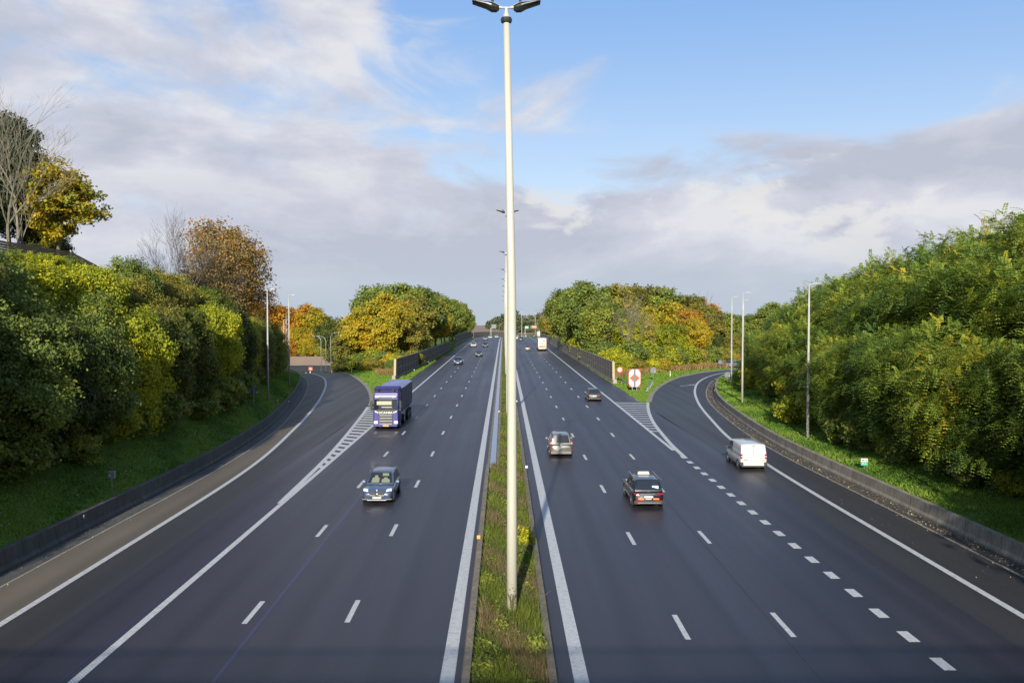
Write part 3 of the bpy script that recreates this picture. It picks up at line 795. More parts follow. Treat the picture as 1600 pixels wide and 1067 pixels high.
# divergence board
t = thing('divergence_board', 'large red and white divergence board on the grass tip of the right island', 'road sign', (19.3, 128, -.06))
MB().box((-.33, .06, 1.0), (.09, .09, 2.0)).build('post', 'galv', t); MB().box((.33, .06, 1.0), (.09, .09, 2.0)).build('post', 'galv', t)
bw, bh, b0 = 1.78, 2.62, .62
MB().box((0, 0, b0 + bh / 2), (bw, .05, bh)).build('panel', 'sign_white', t)
mb = MB()
for s in (-1, 1):
    def P(a, b): return (s * a, -.029, b0 + b)
    for poly in ([(.89, bh), (.42, bh), (.89, bh - .55)], [(.89, 0), (.42, 0), (.89, .55)], [(.13, bh / 2 + .56), (.13, bh / 2 - .56), (.74, bh / 2)], [(.89, bh), (.89, 0), (.845, 0), (.845, bh)]):
        mb.slab([P(*q_) for q_ in poly], (0, -1, 0), .006)
mb.build('red_markings', 'sign_red', t)
MB().box((0, -.036, b0 + bh / 2), (.26, .012, bh)).build('centre_strip', 'sign_grey', t)
# round speed sign
t = thing('round_sign', 'round red ringed white sign left of the divergence board', 'road sign', (19.5, 146, -.06))
MB().tube([(0, .04, 0), (0, .04, 2.3)], .04, 8).build('post', 'galv', t)
disc(MB(), (0, -.02, 2.0), .50, .03).build('ring', 'sign_red', t); disc(MB(), (0, -.028, 2.0), .35, .006).build('face', 'sign_white', t)
mb = MB(); n = 20
for r0, r1 in ((.07, .13),):
    mb.quadstrip([(r0 * math.cos(2 * PI * k / n), -.034, 2.0 + 1.25 * r0 * math.sin(2 * PI * k / n)) for k in range(n + 1)], [(r1 * math.cos(2 * PI * k / n), -.034, 2.0 + 1.25 * r1 * math.sin(2 * PI * k / n)) for k in range(n + 1)])
mb.build('symbol', 'sign_grey', t)
# signs seen from behind
def back_sign(label, x, y, z, h, shape, r):
    t = thing('sign_back', label, 'road sign', (x, y, z))
    MB().tube([(0, 0, -.2), (0, 0, h + r * .6)], .045, 8).build('post', 'galv', t)
    mb = MB()
    if shape == 'disc': disc(mb, (0, .05, h), r, .03)
    elif shape == 'tri': mb.slab([(-r, .05, h + r * .55), (r, .05, h + r * .55), (0, .05, h - r * 1.1)], (0, 1, 0), .03)
    else: mb.box((0, .06, h), (r * 2, .03, r * 1.6))
    mb.build('plate', 'sign_grey', t); MB().box((0, .03, h), (r * 1.1, .03, .06)).build('clamp', 'galv', t)
    MB().box((r * .55, .02, h - r * .35), (.12, .02, .12)).build('reflector', 'white_refl', t)
    return t
back_sign('grey back of a round sign on the right grass island', 25.5, 148, -.06, 1.75, 'disc', .52)
back_sign('grey back of a round sign at the curve of the right barrier', 33.2, 128.5, float(ground(33.2, 128.5)), 1.3, 'disc', .48)
back_sign('back of a small box sign in the dry grass of the right island', 45.3, 181, -.06, 1.3, 'box', .5)
back_sign('grey back of a triangular give way sign on the left bank', -26.4, 92, float(ground(-26.4, 92)), 1.75, 'tri', .58)
back_sign('small post with a tiny plate on the left bank by the slip road', -25.5, 98, float(ground(-25.5, 98)) - .2, .95, 'box', .18)
# grey cabinet on a post, left bank
gx0, gy0 = -22.75, 50.5
t = thing('roadside_box', 'small grey box on a thin post in the grass of the left bank', 'box', (gx0, gy0, float(ground(gx0, gy0))))
MB().tube([(0, 0, -.2), (0, 0, .8)], .03, 8).build('post', 'galv', t)
MB().box((0, 0, .98), (.40, .22, .42)).build('housing', 'galv', t, bevel=.02)
MB().box((-.06, -.115, .94), (.10, .01, .10)).build('label_plate', 'white_refl', t)
# kilometre plate, right bank
gx0, gy0 = 24.35, 58.3
t = thing('kilometre_plate', 'small white and green marker plate in the grass of the right bank', 'marker sign', (gx0, gy0, float(ground(gx0, gy0))), -.12)
MB().tube([(0, .03, -.2), (0, .03, .7)], .02, 6).build('post', 'galv', t)
MB().box((0, 0, .50), (.45, .02, .48)).build('plate', 'sign_white', t); MB().box((0, -.014, .385), (.45, .008, .25)).build('green_field', 'sign_green', t)
MB().box((-.03, -.022, .40), (.20, .006, .10)).build('number_panel', 'sign_white', t)
mb = MB()
for x, z, w_ in ((-.09, .62, .10), (.04, .63, .03), (.13, .61, .035), (-.04, .40, .06), (.02, .40, .04)): mb.box((x, -.027, z), (w_, .003, .055))
mb.build('figures', 'metal_dark', t)
# guard rails on the island
def rail(label, a, b):
    t = thing('guard_rail', label, 'guard rail', (a[0], a[1], -.06)); T = Vector((a[0], a[1], 0)); b_ = Vector((b[0], b[1], 0)) - T
    n = b_.normalized(); s = Vector((n.y, -n.x, 0)); secs = []
    prof = [(-.04, .42), (.03, .48), (-.03, .54), (.03, .60), (-.04, .68), (-.07, .68), (-.07, .42)]
    for p, zz in ((Vector((0, 0, 0)), -.28), (b_ * .25, 0), (b_, 0)): secs.append([tuple(p + s * o + Vector((0, 0, z + zz))) for o, z in prof])
    MB().loft(secs).build('beam', 'galv', t)
    for k in range(5):
        p = b_ * (.1 + .2 * k); MB().box((p.x, p.y, .28), (.1, .1, .6), rz=math.atan2(n.y, n.x)).build('post', 'galv', t)
rail('short steel guard rail left of the divergence board', (20.0, 128.5), (19.2, 143.5))
rail('short steel guard rail right of the divergence board, beside the slip road', (20.7, 125.5), (24.4, 141.5))
# marker posts
for i, (x, y, lab) in enumerate([(30.3, 158, 'white marker post on the grass of the right island'), (-29.8, 170.5, 'white marker post at the edge of the left island'), (-35.5, 180, 'white marker post at the crest of the left slip road, right of three'),
                                  (-41.0, 184.5, 'white marker post at the crest of the left slip road, middle of three'), (-45.5, 188, 'white marker post at the crest of the left slip road, left of three'), (-46.5, 205, 'white marker post on the far grass of the left island')]):
    z = float(ground(x, y)); t = thing('marker_post', lab, 'marker post', (x, y, z), group='white marker posts')
    MB().box((0, 0, .45), (.13, .10, 1.1), taper=.75).build('post', 'white_refl', t)
    MB().box((0, -.053, .78), (.06, .01, .16)).build('reflector', 'yellow_refl', t)
for i, (x, y, lab) in enumerate([(-46.5, 187.5, 'low orange and white bollard at the crest of the left slip road'), (-50.6, 190.3, 'low yellow bollard left at the crest of the left slip road')]):
    t = thing('bollard', lab, 'bollard', (x, y, float(drop(x, y))))
    MB().tube([(0, 0, 0), (0, 0, .9)], [.11, .07], 8).build('body', 'yellow_refl', t); MB().tube([(0, 0, .5), (0, 0, .7)], .105, 8).build('band', 'white_refl', t)
t = thing('no_entry_board', 'small red board with a white bar beyond the left slip road', 'road sign', (-49.2, 222, float(ground(-49.2, 222))))
MB().box((0, 0, 1.3), (1.0, .04, .8)).build('board', 'sign_red', t); MB().box((0, -.03, 1.3), (.6, .01, .2)).build('bar', 'sign_white', t); MB().box((0, .05, .6), (.08, .05, 1.3)).build('post', 'galv', t)
t = thing('hazard_sign', 'small red and white sign behind the silver car on the right slip road', 'road sign', (51.3, 188, -.06))
MB().box((0, 0, 2.0), (1.1, .04, 1.5)).build('board', 'sign_red', t); MB().box((.15, -.03, 1.75), (.6, .01, .8)).build('panel', 'sign_white', t); MB().box((0, .05, .7), (.08, .05, 1.5)).build('post', 'galv', t)
# reflectors on walls
refl = [(-22.05, 45.5, .75, 'white', 'square white reflector on the face of the left barrier, nearest the camera'), (-26.05, 105.5, .75, 'white', 'square white reflector on the left barrier below the first lamp pole'), (-32.2, 138.6, .75, 'white', 'square white reflector on the left barrier at the curve'),
        (23.62, 62.8, .62, 'yellow', 'yellow reflector on the face of the right barrier, nearest the camera'), (29.6, 121.5, .62, 'yellow', 'yellow reflector on the right barrier at the curve'),
        (1.62, 61.5, .50, 'white', 'white reflector on the right median wall, nearest the camera'), (1.62, 108, .50, 'white', 'white reflector on the right median wall, further along'), (-.52, 97, .45, 'yellow', 'yellow reflector on the median wall beside the wet gutter'),
        (-1.22, 42, .52, 'yellow', 'orange reflector on the left median wall near the foot of the mast'),
        (-17.25, 168, .5, 'white', 'white reflector low on the left noise wall, nearest'), (-17.0, 196, .5, 'white', 'white reflector low on the left noise wall, middle'), (-16.9, 232, .5, 'white', 'white reflector low on the left noise wall, farthest')]
for x, y, z, c, lab in refl:
    t = tag(MB().box((0, 0, 0), (.17, .05, .17)).build('wall_reflector', c + '_refl', bevel=.01), lab, 'reflector', 'reflectors along the walls'); t.location = (x, y, z)
# far direction signs and LED gantry
def P3(px, py, Y): return ((px - 787) / F * Y, Y, CAM_H - (py - 490) * Y / F)
c = P3(770, 510, 560)
t = thing('direction_sign', 'grey direction sign on a pole far along the left verge', 'road sign', (c[0], 560, zr(560)))
MB().box((.6, 0, c[2] - zr(560)), (2.9, .1, 2.6)).build('panel', 'sign_grey', t); MB().box((-1.2, .1, 2.6), (.3, .3, 7.4)).build('post', 'pole_grey', t)
c = P3(823, 511.5, 690)
t = thing('direction_sign', 'small green direction sign between the far masts', 'road sign', (c[0], 690, zr(690)))
MB().box((0, 0, c[2] - zr(690)), (2.9, .1, 2.0)).build('panel', 'sign_green', t); MB().box((-1.3, .1, 3.2), (.35, .3, 8.0)).build('post', 'pole_grey', t)
MB().box((0, -.06, c[2] - zr(690)), (2.3, .03, 1.2)).build('legend', 'sign_white', t)
c = P3(835.5, 511, 600)
t = thing('led_gantry', 'dark matrix sign with an orange lit message over the far right lanes', 'matrix sign', (c[0], 600, zr(600)))
MB().box((0, 0, c[2] - zr(600)), (6.2, .3, 2.6)).build('housing', 'metal_dark', t)
mat('led_orange', (.5, .1, .02), .5, emit=(1, .22, .05), est=1.0, var=.3, vscale=6)
MB().box((-.4, -.17, c[2] - zr(600) + .1), (3.0, .04, 1.0)).build('message', 'led_orange', t); MB().box((3.0, .2, 3.0), (.4, .4, 7.4)).build('post', 'pole_grey', t)
# wooden fence on top of the left bank
t = thing('wooden_fence', 'brown board fence on top of the left bank below the bare tree', 'fence', (-44, 50, 0)); T = t.location
fp = [(-42.6, 52), (-42.8, 64), (-43.0, 76), (-43.4, 88), (-43.6, 97)]
for a, b in zip(fp, fp[1:]):
    n = 4
    za, zb = float(ground(*a)), float(ground(*b)); ln = math.dist(a, b)
    mb = MB(); 
    for k in range(9):
        z0 = .15 + k * .22
        mb.loft([[(p[0] - T.x + dx, p[1] - T.y, z + z0 + dz) for dx, dz in ((-.02, 0), (.02, 0), (.02, .19), (-.02, .19))] for p, z in ((a, za), (b, zb))])
    mb.build('board_panel', 'wood', t)
    MB().box((a[0] - T.x, a[1] - T.y, za + 1.05), (.12, .14, 2.4)).build('post', 'pole_grey', t)
# ================================================================ VEHICLES
def paint(name, col, metal=0.3, rough=0.32, coat=0.8):
    return mat('paint_' + name, col, rough, metal=metal, coat=coat, var=0.03, vscale=1.0)
paint('blue_grey', (0.055, 0.078, 0.135)); paint('black', (0.012, 0.012, 0.016)); paint('champagne', (0.112, 0.112, 0.100)); paint('anthracite', (0.035, 0.036, 0.036))
paint('white', (0.40, 0.40, 0.39), 0.0); paint('silver', (0.17, 0.175, 0.19)); paint('navy', (0.03, 0.045, 0.09)); paint('deep_blue', (0.009, 0.006, 0.11), 0.0, 0.5, 0.08); paint('cream', (0.36, 0.35, 0.30), 0.0)
mat('trailer_side', (0.075, 0.072, 0.115), 0.5, var=0.08); mat('tarp', (0.16, 0.18, 0.33), 0.55, var=0.3, vscale=1.4, bump=0.4, bscale=3); mat('trim', (0.022, 0.022, 0.022), 0.7)
mat('seat', (0.30, 0.29, 0.21), 0.8); mat('interior', (0.02, 0.02, 0.022), 0.8)

def car(name, label, cat, x, y, dirn, L, Wd, H, col, style='suv', group=None, detail=2, rz=0.0, **o):
    """dirn +1 drives away from the camera, -1 towards it; (x, y) is the centre of the bumper that faces the camera"""
    cyl = y + L / 2
    t = thing(name, label, cat, (x, cyl, zr(cyl)), (0 if dirn > 0 else PI) + rz, group)
    w = Wd / 2; h2 = L / 2; P = 'paint_' + col
    belt = {'suv': .60, 'hatch': .60, 'mpv': .56, 'sedan': .64, 'van': .56}[style] * H
    hood = belt * .97; zl = .24 if style != 'sedan' else .2
    van = style == 'van'
    # body: side profile from tail (-y) to nose (+y)
    if van: prof = [(-h2, .955, .42, belt), (-h2 + .05, .985, .34, belt + .02), (-h2 + .4, 1, .26, belt + .02), (0, 1, .25, belt), (h2 - 1.0, 1, .25, belt), (h2 - .45, .96, .26, belt * .90), (h2 - .12, .90, .28, belt * .74), (h2, .78, .34, belt * .60)]
    else: prof = [(-h2, .80, .40, belt * .80), (-h2 + .05, .90, .33, belt * .93), (-h2 + .22, .965, .27, belt * 1.0), (-h2 + .9, 1, zl, belt * 1.01), (0, 1, zl - .02, belt * .985), (h2 - 1.45, 1, zl, hood), (h2 - .75, .985, zl, hood * .955), (h2 - .28, .93, .26, hood * .87), (h2 - .08, .86, .28, hood * .78), (h2, .74, .33, hood * .64)]
    def sec(y_, k, a, b):
        W_ = w * k; c = .10; m_ = a + (b - a) * .55
        half = [(W_ * .86, a), (W_ * .975, a + .10), (W_, m_), (W_ * .975, b - (b - a) * .16), (W_ * .90, b - .02), (W_ * .70, b + .012), (W_ * .30, b + .03)]
        return [(p[0], y_, p[1]) for p in half] + [(-p[0], y_, p[1]) for p in half[::-1]]
    body = MB().loft([sec(*p) for p in prof]).build('body', P, t, smooth=True, bevel=0.0)
    # greenhouse
    wb = w * .90; tum = .22 if not van else .10
    yb = {'suv': (-h2 + .10, -h2 + .55, h2 - 2.15, h2 - 1.30), 'hatch': (-h2 + .22, -h2 + .85, h2 - 2.15, h2 - 1.35), 'mpv': (-h2 + .06, -h2 + .26, h2 - 1.95, h2 - 1.10), 'sedan': (-h2 + .55, -h2 + 1.35, h2 - 2.35, h2 - 1.45), 'van': (-h2 + .02, -h2 + .14, h2 - 1.75, h2 - .85)}[style]
    y0, y1, y2, y3 = yb
    def gw(z): return wb - (z - belt) * tum / 1.0 * (1 if not van else 1)
    if van: wb = w * .975
    def gs(y_, z):
        z = max(z, belt + .02); s = gw(z - .05)
        half = [(wb, belt - .06), (wb, belt), (gw((belt + z) / 2), (belt + z) / 2), (s, z - min(.07, (z - belt) * .5)), (s - .07, z - .012), (s * .5, z + .01)]
        return [(p[0], y_, p[1]) for p in half] + [(-p[0], y_, p[1]) for p in half[::-1]]
    zr1 = H - (.05 if style in ('suv', 'hatch') else .02)
    gh = MB().loft([gs(y0, belt + .02), gs(y0 + (y1 - y0) * .5, belt + (zr1 - belt) * .55), gs(y1, zr1 - .02), gs(y1 + .15, zr1), gs((y1 + y2) / 2, H), gs(y2 - .15, H - .02), gs(y2, H - .06), gs((y2 + y3) / 2, belt + (H - belt) * .5), gs(y3, belt + .02)])
    roof_mat = P
    gh.build('cabin', roof_mat, t, smooth=True)
    G_ = 'glass'
    # windscreen and rear window lie on the sloping ends
    def end_glass(nm, ya, za, yb_, zb, f0, f1, side, m=G_, inset=.07, push=.02):
        n = Vector((0, (zb - za), -(yb_ - ya))).normalized(); 
        if n.y * side < 0: n = -n
        A = lambda u: Vector((0, ya + (yb_ - ya) * u, za + (zb - za) * u)) + n * push
        a, b = A(f0), A(f1); wa, wb_ = gw(a.z) - inset, gw(b.z) - inset - .04
        mb = MB(); n6 = 6
        rows_ = []
        for p, wd in ((a, wa), (b, wb_)):
            rows_.append([(wd * (2 * i / n6 - 1), p.y + side * .03 * (1 - (2 * i / n6 - 1) ** 2), p.z) for i in range(n6 + 1)])
        mb.quadstrip(rows_[0], rows_[1]); return mb.build(nm, m, t, smooth=True)
    end_glass('windscreen', y3, belt + .0, y2, H - .05, .07, .92, 1)
    if not o.get('no_rear'):
        end_glass('rear_window', y0, belt + .02, y1, zr1 - .02, .12, .90, -1, inset=.10)
    # side windows
    for s in (-1, 1):
        mb = MB(); zt = H - .15; zb = belt + .035
        def fy(z): u = (z - belt) / (H - .06 - belt); return y3 + (y2 - y3) * u
        def ry(z): u = (z - belt) / (zr1 - belt); return y0 + (y1 - y0) * u
        def q(ya, yb_, yc, yd):
            X = lambda z: s * (gw(z) + .012)
            i0 = len(mb.v); mb.v += [(X(zb), ya, zb), (X(zb), yb_, zb), (X(zt), yc, zt), (X(zt), yd, zt)]; mb.f.append((i0, i0 + 1, i0 + 2, i0 + 3) if s > 0 else (i0 + 3, i0 + 2, i0 + 1, i0))
        f0, f1 = fy(zb) - .16, fy(zt) - .10
        if van: q(f1 - .75, f0, f1, f1 - .75)
        else:
            mid_ = (y2 + y1) / 2 + .05; q(mid_ + .05, f0, f1, mid_ + .05); r1 = ry(zb) + .75 if style != 'sedan' else ry(zb) + .45; q(r1 + .02, mid_ - .05, mid_ - .05, max(r1 + .02, ry(zt) + .2))
            q(ry(zb) + .22, r1 - .06, r1 - .06, ry(zt) + .16) if style in ('suv', 'mpv') else None
        mb.build('side_windows', G_, t)
    # wheels
    wr = o.get('wr', .34 if style != 'suv' else .365)
    for yy in (-h2 + (.80 if not van else .85), h2 - .88):
        for s in (-1, 1):
            mb = MB(); xo = s * (w - .005); xi = s * (w - .23)
            mb.tube([(s * (w + .002), yy, wr), (s * (w - .02), yy, wr)], wr + .055, 20); mb.build('wheel_arch', 'trim', t)
            ty = MB().tube([(xi, yy, wr), (xi + s * .03, yy, wr), (xo + s * -.03 + s * .02, yy, wr), (xo + s * .02, yy, wr)], [wr - .03, wr, wr, wr - .03], 20).build('wheel', 'tyre', t)
            MB().tube([(xo + s * .012, yy, wr), (xo + s * .028, yy, wr)], wr * .66, 16).build('rim', 'rim', ty)
    # bumpers, sills
    MB().box((0, -h2 + .10, .36), (Wd * .90, .24, .22)).build('rear_bumper', 'trim' if style in ('suv', 'van') else P, t, bevel=.03)
    MB().box((0, h2 - .13, .34), (Wd * .84, .24, .18)).build('front_bumper', 'trim', t, bevel=.03)
    # lamps
    zh = belt * .80 if not van else belt * .72
    for s in (-1, 1):
        MB().loft([[(s * (w * a), yy, zh + z) for a, yy, z in q_] for q_ in ([(.58, h2 - .07, -.03), (.90, h2 - .26, -.02), (.90, h2 - .30, .11), (.60, h2 - .15, .08)], [(.58, h2 - .30, -.03), (.90, h2 - .50, -.02), (.90, h2 - .50, .11), (.60, h2 - .45, .08)])]).build('headlight', o.get('hl', 'lamp_front'), t)
        if van or style == 'mpv':
            zt0, zt1 = (belt * .80, belt * 1.12) if van else (belt * .92, belt * 1.28)
            MB().box((s * w * .91, -h2 + .06, (zt0 + zt1) / 2), (.13, .16, zt1 - zt0)).build('tail_light', 'lamp_rear', t, bevel=.02)
            MB().box((s * w * .91, -h2 - .022, (zt0 + zt1) / 2), (.11, .012, .07)).build('reversing_light', 'lamp_clear', t)
            if style == 'mpv': MB().box((s * w * .86, -h2 + .02, .55), (.15, .10, .14)).build('bumper_reflector', 'lamp_rear', t, bevel=.02)
        else:
            MB().box((s * w * .72, -h2 + .085, belt * .87), (w * .40, .18, .095)).build('tail_light', 'lamp_rear', t, bevel=.03)
        MB().box((s * (w + .10), y3 - .32, belt + .09), (.24, .13, .17)).build('mirror', P if not van else 'trim', t, bevel=.04)
    # grille and plates
    MB().box((0, h2 - .02, .52), (Wd * .46, .07, .20)).build('grille', 'black', t, bevel=.02)
    MB().box((0, h2 + .03, .42), (.52, .02, .12)).build('number_plate', o.get('plate', 'plate'), t)
    if detail >= 1:
        MB().box((o.get('plx', 0), -h2 - .012, belt * .70 if not van else belt * .60), (.52, .03, .12)).build('number_plate', o.get('plate', 'plate'), t)
    return t
def sub(t, mb, nm, m, bevel=0.0, smooth=False): return mb.build(nm, m, t, bevel=bevel, smooth=smooth)

# --- blue grey SUV coming towards the camera
t = car('suv', 'blue grey SUV with twin black grilles driving towards the camera', 'car', -7.55, 51.6, -1, 4.5, 1.86, 1.64, 'blue_grey', 'suv', hl='lamp_front')
h = 2.25
for s in (-1, 1):
    sub(t, MB().loft([[(s * (.27 + a), yy, .70 + z) for a, z in ((-.21, -.10), (-.22, .06), (-.17, .115), (.14, .10), (.19, .03), (.13, -.12), (-.14, -.13))] for yy in (h - .06, h + .045)]), 'kidney_grille', 'black', bevel=.01)
    sub(t, MB().tube([(s * (.27 + a), h + .04, .70 + z) for a, z in ((-.21, .06), (-.22, -.08), (-.14, -.145), (.13, -.135), (.20, .02))], .014, 6), 'grille_surround', 'chrome')
    sub(t, MB().tube([(s * .82, -h + .8, 1.60), (s * .68, -h + .9, 1.66), (s * .68, .45, 1.66), (s * .70, .6, 1.60)], .02, 6), 'roof_rail', 'galv')
    sub(t, MB().box((s * .70, h + .0, .33), (.36, .10, .05), rz=-s * .25), 'bumper_trim', 'galv', bevel=.01)
sub(t, MB().box((0, h + .03, .285), (1.15, .10, .05)), 'skid_plate', 'galv', bevel=.01)
sub(t, MB().tube([(0, h - .02, .855), (0, h + .03, .86)], .045, 12), 'badge', 'lamp_clear')
# cabin seen through the windscreen: two pale seats and a sun visor set just inside the glass
gl = [o for o in KIDS[t.name] if o.name.startswith('windscreen')][0]
mg = bpy.data.materials.new('clear_glass'); mg.use_nodes = True; nt = NT(mg.node_tree); mg.node_tree.nodes.clear()
a_ = nt.n('ShaderNodeBsdfTransparent'); a_.inputs[0].default_value = (.72, .78, .76, 1); b_ = nt.n('ShaderNodeBsdfGlossy'); b_.inputs['Roughness'].default_value = .03
fr = nt.n('ShaderNodeFresnel'); fr.inputs[0].default_value = 1.5; mx = nt.n('ShaderNodeMixShader'); ou = nt.n('ShaderNodeOutputMaterial')
for q in ((fr.outputs[0], mx.inputs[0]), (a_.outputs[0], mx.inputs[1]), (b_.outputs[0], mx.inputs[2]), (mx.outputs[0], ou.inputs[0])): mg.node_tree.links.new(*q)
MATS['clear_glass'] = mg
def windscreen_interior(t, gl, seats):
    """dark liner on the cabin behind the glass, with the tops of the seats standing proud of it; the glass sits in front"""
    me = gl.data; vs = [v.co.copy() for v in me.vertices]; n = len(vs) // 2
    gl.data.materials.clear(); gl.data.materials.append(MATS['clear_glass'])
    nrm = Vector((0, 1, .55)).normalized()
    for v in me.vertices: v.co += nrm * .05
    mb = MB(); mb.quadstrip(vs[:n], vs[n:]); sub(t, mb, 'dashboard_liner', 'interior')
    a0, a1 = vs[0], vs[n - 1]; b0, b1 = vs[n], vs[-1]
    def at(u, v): lo = vs[0].lerp(vs[n - 1], u); hi = vs[n].lerp(vs[-1], u); return lo.lerp(hi, v) + Vector((0, .028 * (1 - (2 * u - 1) ** 2), 0)) + nrm * .012
    for (u0, u1, v0, v1, nm) in seats:
        du = (u1 - u0); poly = [at(u0, v0), at(u1, v0), at(u1, v0 + (v1 - v0) * .6), at(u1 - du * .28, v0 + (v1 - v0) * .75), at(u1 - du * .28, v1), at(u0 + du * .28, v1), at(u0 + du * .28, v0 + (v1 - v0) * .75), at(u0, v0 + (v1 - v0) * .6)] if nm == 'seat' else [at(u0, v0), at(u1, v0), at(u1, v1), at(u0, v1)]
        sub(t, MB().slab(poly, nrm, .02), nm, 'seat')
windscreen_interior(t, gl, [(.54, .86, .04, .72, 'seat'), (.10, .44, .04, .52, 'seat'), (.12, .42, .66, .92, 'sun_visor')])
# --- black taxi
t = car('taxi', 'black SUV taxi with a pale roof sign, driving away in the second lane', 'taxi', 8.45, 50.4, 1, 4.65, 1.86, 1.64, 'black', 'suv')
h = 2.325
sub(t, MB().box((0, -.35, 1.745), (.74, .22, .17), taper=.85), 'roof_sign', 'plate', bevel=.02); sub(t, MB().box((0, -.35, 1.655), (.98, .20, .05)), 'sign_mount', 'trim')
sub(t, MB().box((0, -h - .02, .86), (.74, .03, .05)), 'chrome_strip', 'chrome')
sub(t, MB().box((0, -h + .0, .355), (1.35, .26, .06)), 'skid_plate', 'chrome', bevel=.01)
mat('sticker_mint', (.45, .72, .62), .5); mat('sticker_orange', (.70, .17, .03), .5)
for s in (-1, 1):
    sub(t, MB().box((s * .44, -h - .006, .565), (.34, .02, .085)), 'side_lettering_strip', 'sticker_orange'); sub(t, MB().box((s * .62, -h - .005, .455), (.34, .06, .07)), 'bumper_reflector', 'lamp_rear')
    sub(t, MB().tube([(s * .86, -h + .55, 1.56), (s * .72, -h + .8, 1.66), (s * .72, .55, 1.66), (s * .74, .75, 1.6)], .022, 6), 'roof_rail', 'chrome')
    sub(t, MB().tube([(s * .925, 1.0, .52), (s * .93, -1.1, .50)], .014, 6), 'door_trim', 'chrome')
sub(t, MB().box((0, -h - .006, .565), (.34, .02, .07)), 'tailgate_lettering_strip', 'plate')
sub(t, MB().box((.42, -h + .225, 1.21), (.36, .02, .17), rx=-.52), 'window_sticker', 'sticker_mint')
# --- champagne grey MPV
t = car('family_car', 'champagne grey people carrier with a big rear window driving away in the fast lane', 'car', 4.55, 68.6, 1, 4.35, 1.82, 1.82, 'champagne', 'mpv', plx=-.32)
sub(t, MB().box((0, -2.20, .60), (.16, .03, .045)), 'tailgate_handle', 'trim'); sub(t, MB().tube([(0, -2.19, .98), (0, -2.215, .98)], .05, 12), 'badge', 'chrome')
# --- anthracite hatchback
t = car('hatchback', 'dark grey hatchback with dark red tail lights driving away near the right edge line', 'car', 11.8, 112.5, 1, 4.45, 1.83, 1.58, 'anthracite', 'hatch')
sub(t, MB().box((0, -2.215, .40), (1.35, .05, .09)), 'bumper_trim', 'galv', bevel=.01)
# --- white van
t = car('panel_van', 'white windowless panel van driving up the right slip road', 'van', 18.15, 62.6, 1, 4.95, 1.92, 1.92, 'white', 'van', no_rear=True, rz=-0.02, plx=-.42)
h = 2.475
sub(t, MB().box((-.42, -h - .012, .80), (.62, .02, .035)), 'handle_recess', 'black'); sub(t, MB().box((-.12, -h - .012, 1.02), (.20, .012, .03)), 'maker_lettering', 'galv')
for s in (-1, 1): sub(t, MB().box((s * .86, -h + .10, .48), (.24, .26, .26)), 'bumper_corner', 'trim', bevel=.04)
sub(t, MB().box((0, -h + .04, .44), (1.5, .16, .16)), 'step_bumper', 'paint_white', bevel=.03); sub(t, MB().box((0, -h + .10, 1.78), (.26, .03, .02), rx=-.2), 'brake_light', 'lamp_rear')
sub(t, MB().box((0, -h - .004, 1.15), (.012, .01, 1.25)), 'door_gap', 'trim')
sub(t, MB().box((-.955, .1, .95), (.008, .012, 1.0)), 'door_gap', 'trim')
# --- further cars, one each
car('suv', 'dark blue car with white headlights coming down the left lane beyond the lorry', 'car', -10.2, 193, -1, 4.5, 1.86, 1.62, 'navy', 'suv')
car('hatchback', 'dark hatchback with bright V of lamps coming down the middle left lane', 'car', -6.6, 230, -1, 4.3, 1.8, 1.45, 'anthracite', 'sedan')
car('estate_car', 'black car behind the dark hatchback on the left carriageway', 'car', -6.3, 296, -1, 4.5, 1.84, 1.5, 'black', 'hatch')
car('small_car', 'boxy white car beside the left edge line', 'car', -10.3, 296, -1, 4.2, 1.84, 1.62, 'cream', 'mpv')
car('hatchback', 'far white nosed dark car near the left edge line', 'car', -8.3, 392, -1, 4.4, 1.84, 1.55, 'silver', 'hatch')
car('hatchback', 'far white car, second behind the boxy white one', 'car', -6.9, 445, -1, 4.4, 1.84, 1.55, 'white', 'hatch')
car('estate_car', 'far white car beside the far end of the median on the left carriageway', 'car', -3.9, 470, -1, 4.4, 1.84, 1.5, 'white', 'hatch')
car('hatchback', 'tiny dark car at the far end of the left carriageway next to the mast', 'car', -2.9, 520, -1, 4.4, 1.84, 1.5, 'black', 'hatch')
car('hatchback', 'silver grey car left of the colourful lorry', 'car', 7.4, 267, 1, 4.5, 1.84, 1.50, 'champagne', 'sedan')
car('suv', 'far black car beyond the silver grey one on the right carriageway', 'car', 7.4, 372, 1, 4.5, 1.86, 1.62, 'black', 'suv')
car('hatchback', 'far white car directly left of the far black car', 'car', 6.0, 418, 1, 4.3, 1.8, 1.5, 'white', 'hatch')
car('hatchback', 'tiny white car ahead of the far white one on the right carriageway', 'car', 6.9, 470, 1, 4.3, 1.8, 1.5, 'white', 'mpv')
car('hatchback', 'tiny grey car right of the far white pair', 'car', 12.6, 540, 1, 4.4, 1.84, 1.55, 'anthracite', 'hatch')
car('hatchback', 'tiny white car among the farthest traffic below the green sign', 'car', 14.5, 590, 1, 4.4, 1.84, 1.55, 'white', 'hatch')
car('hatchback', 'tiny dark car among the farthest traffic right of the green sign', 'car', 19.5, 655, 1, 4.4, 1.84, 1.5, 'black', 'hatch')
car('hatchback', 'tiny dark car among the farthest traffic nearest the white lorry', 'car', 23.0, 660, 1, 4.4, 1.84, 1.5, 'navy', 'hatch')
car('hatchback', 'tiny white car at the foot of the far mast', 'car', 15.0, 690, -1, 4.4, 1.84, 1.5, 'white', 'hatch')
t = car('hatchback', 'silver car half hidden by lamp poles at the end of the right slip road', 'car', 48.8, 181.5, 1, 4.4, 1.82, 1.55, 'silver', 'hatch', rz=-1.0)

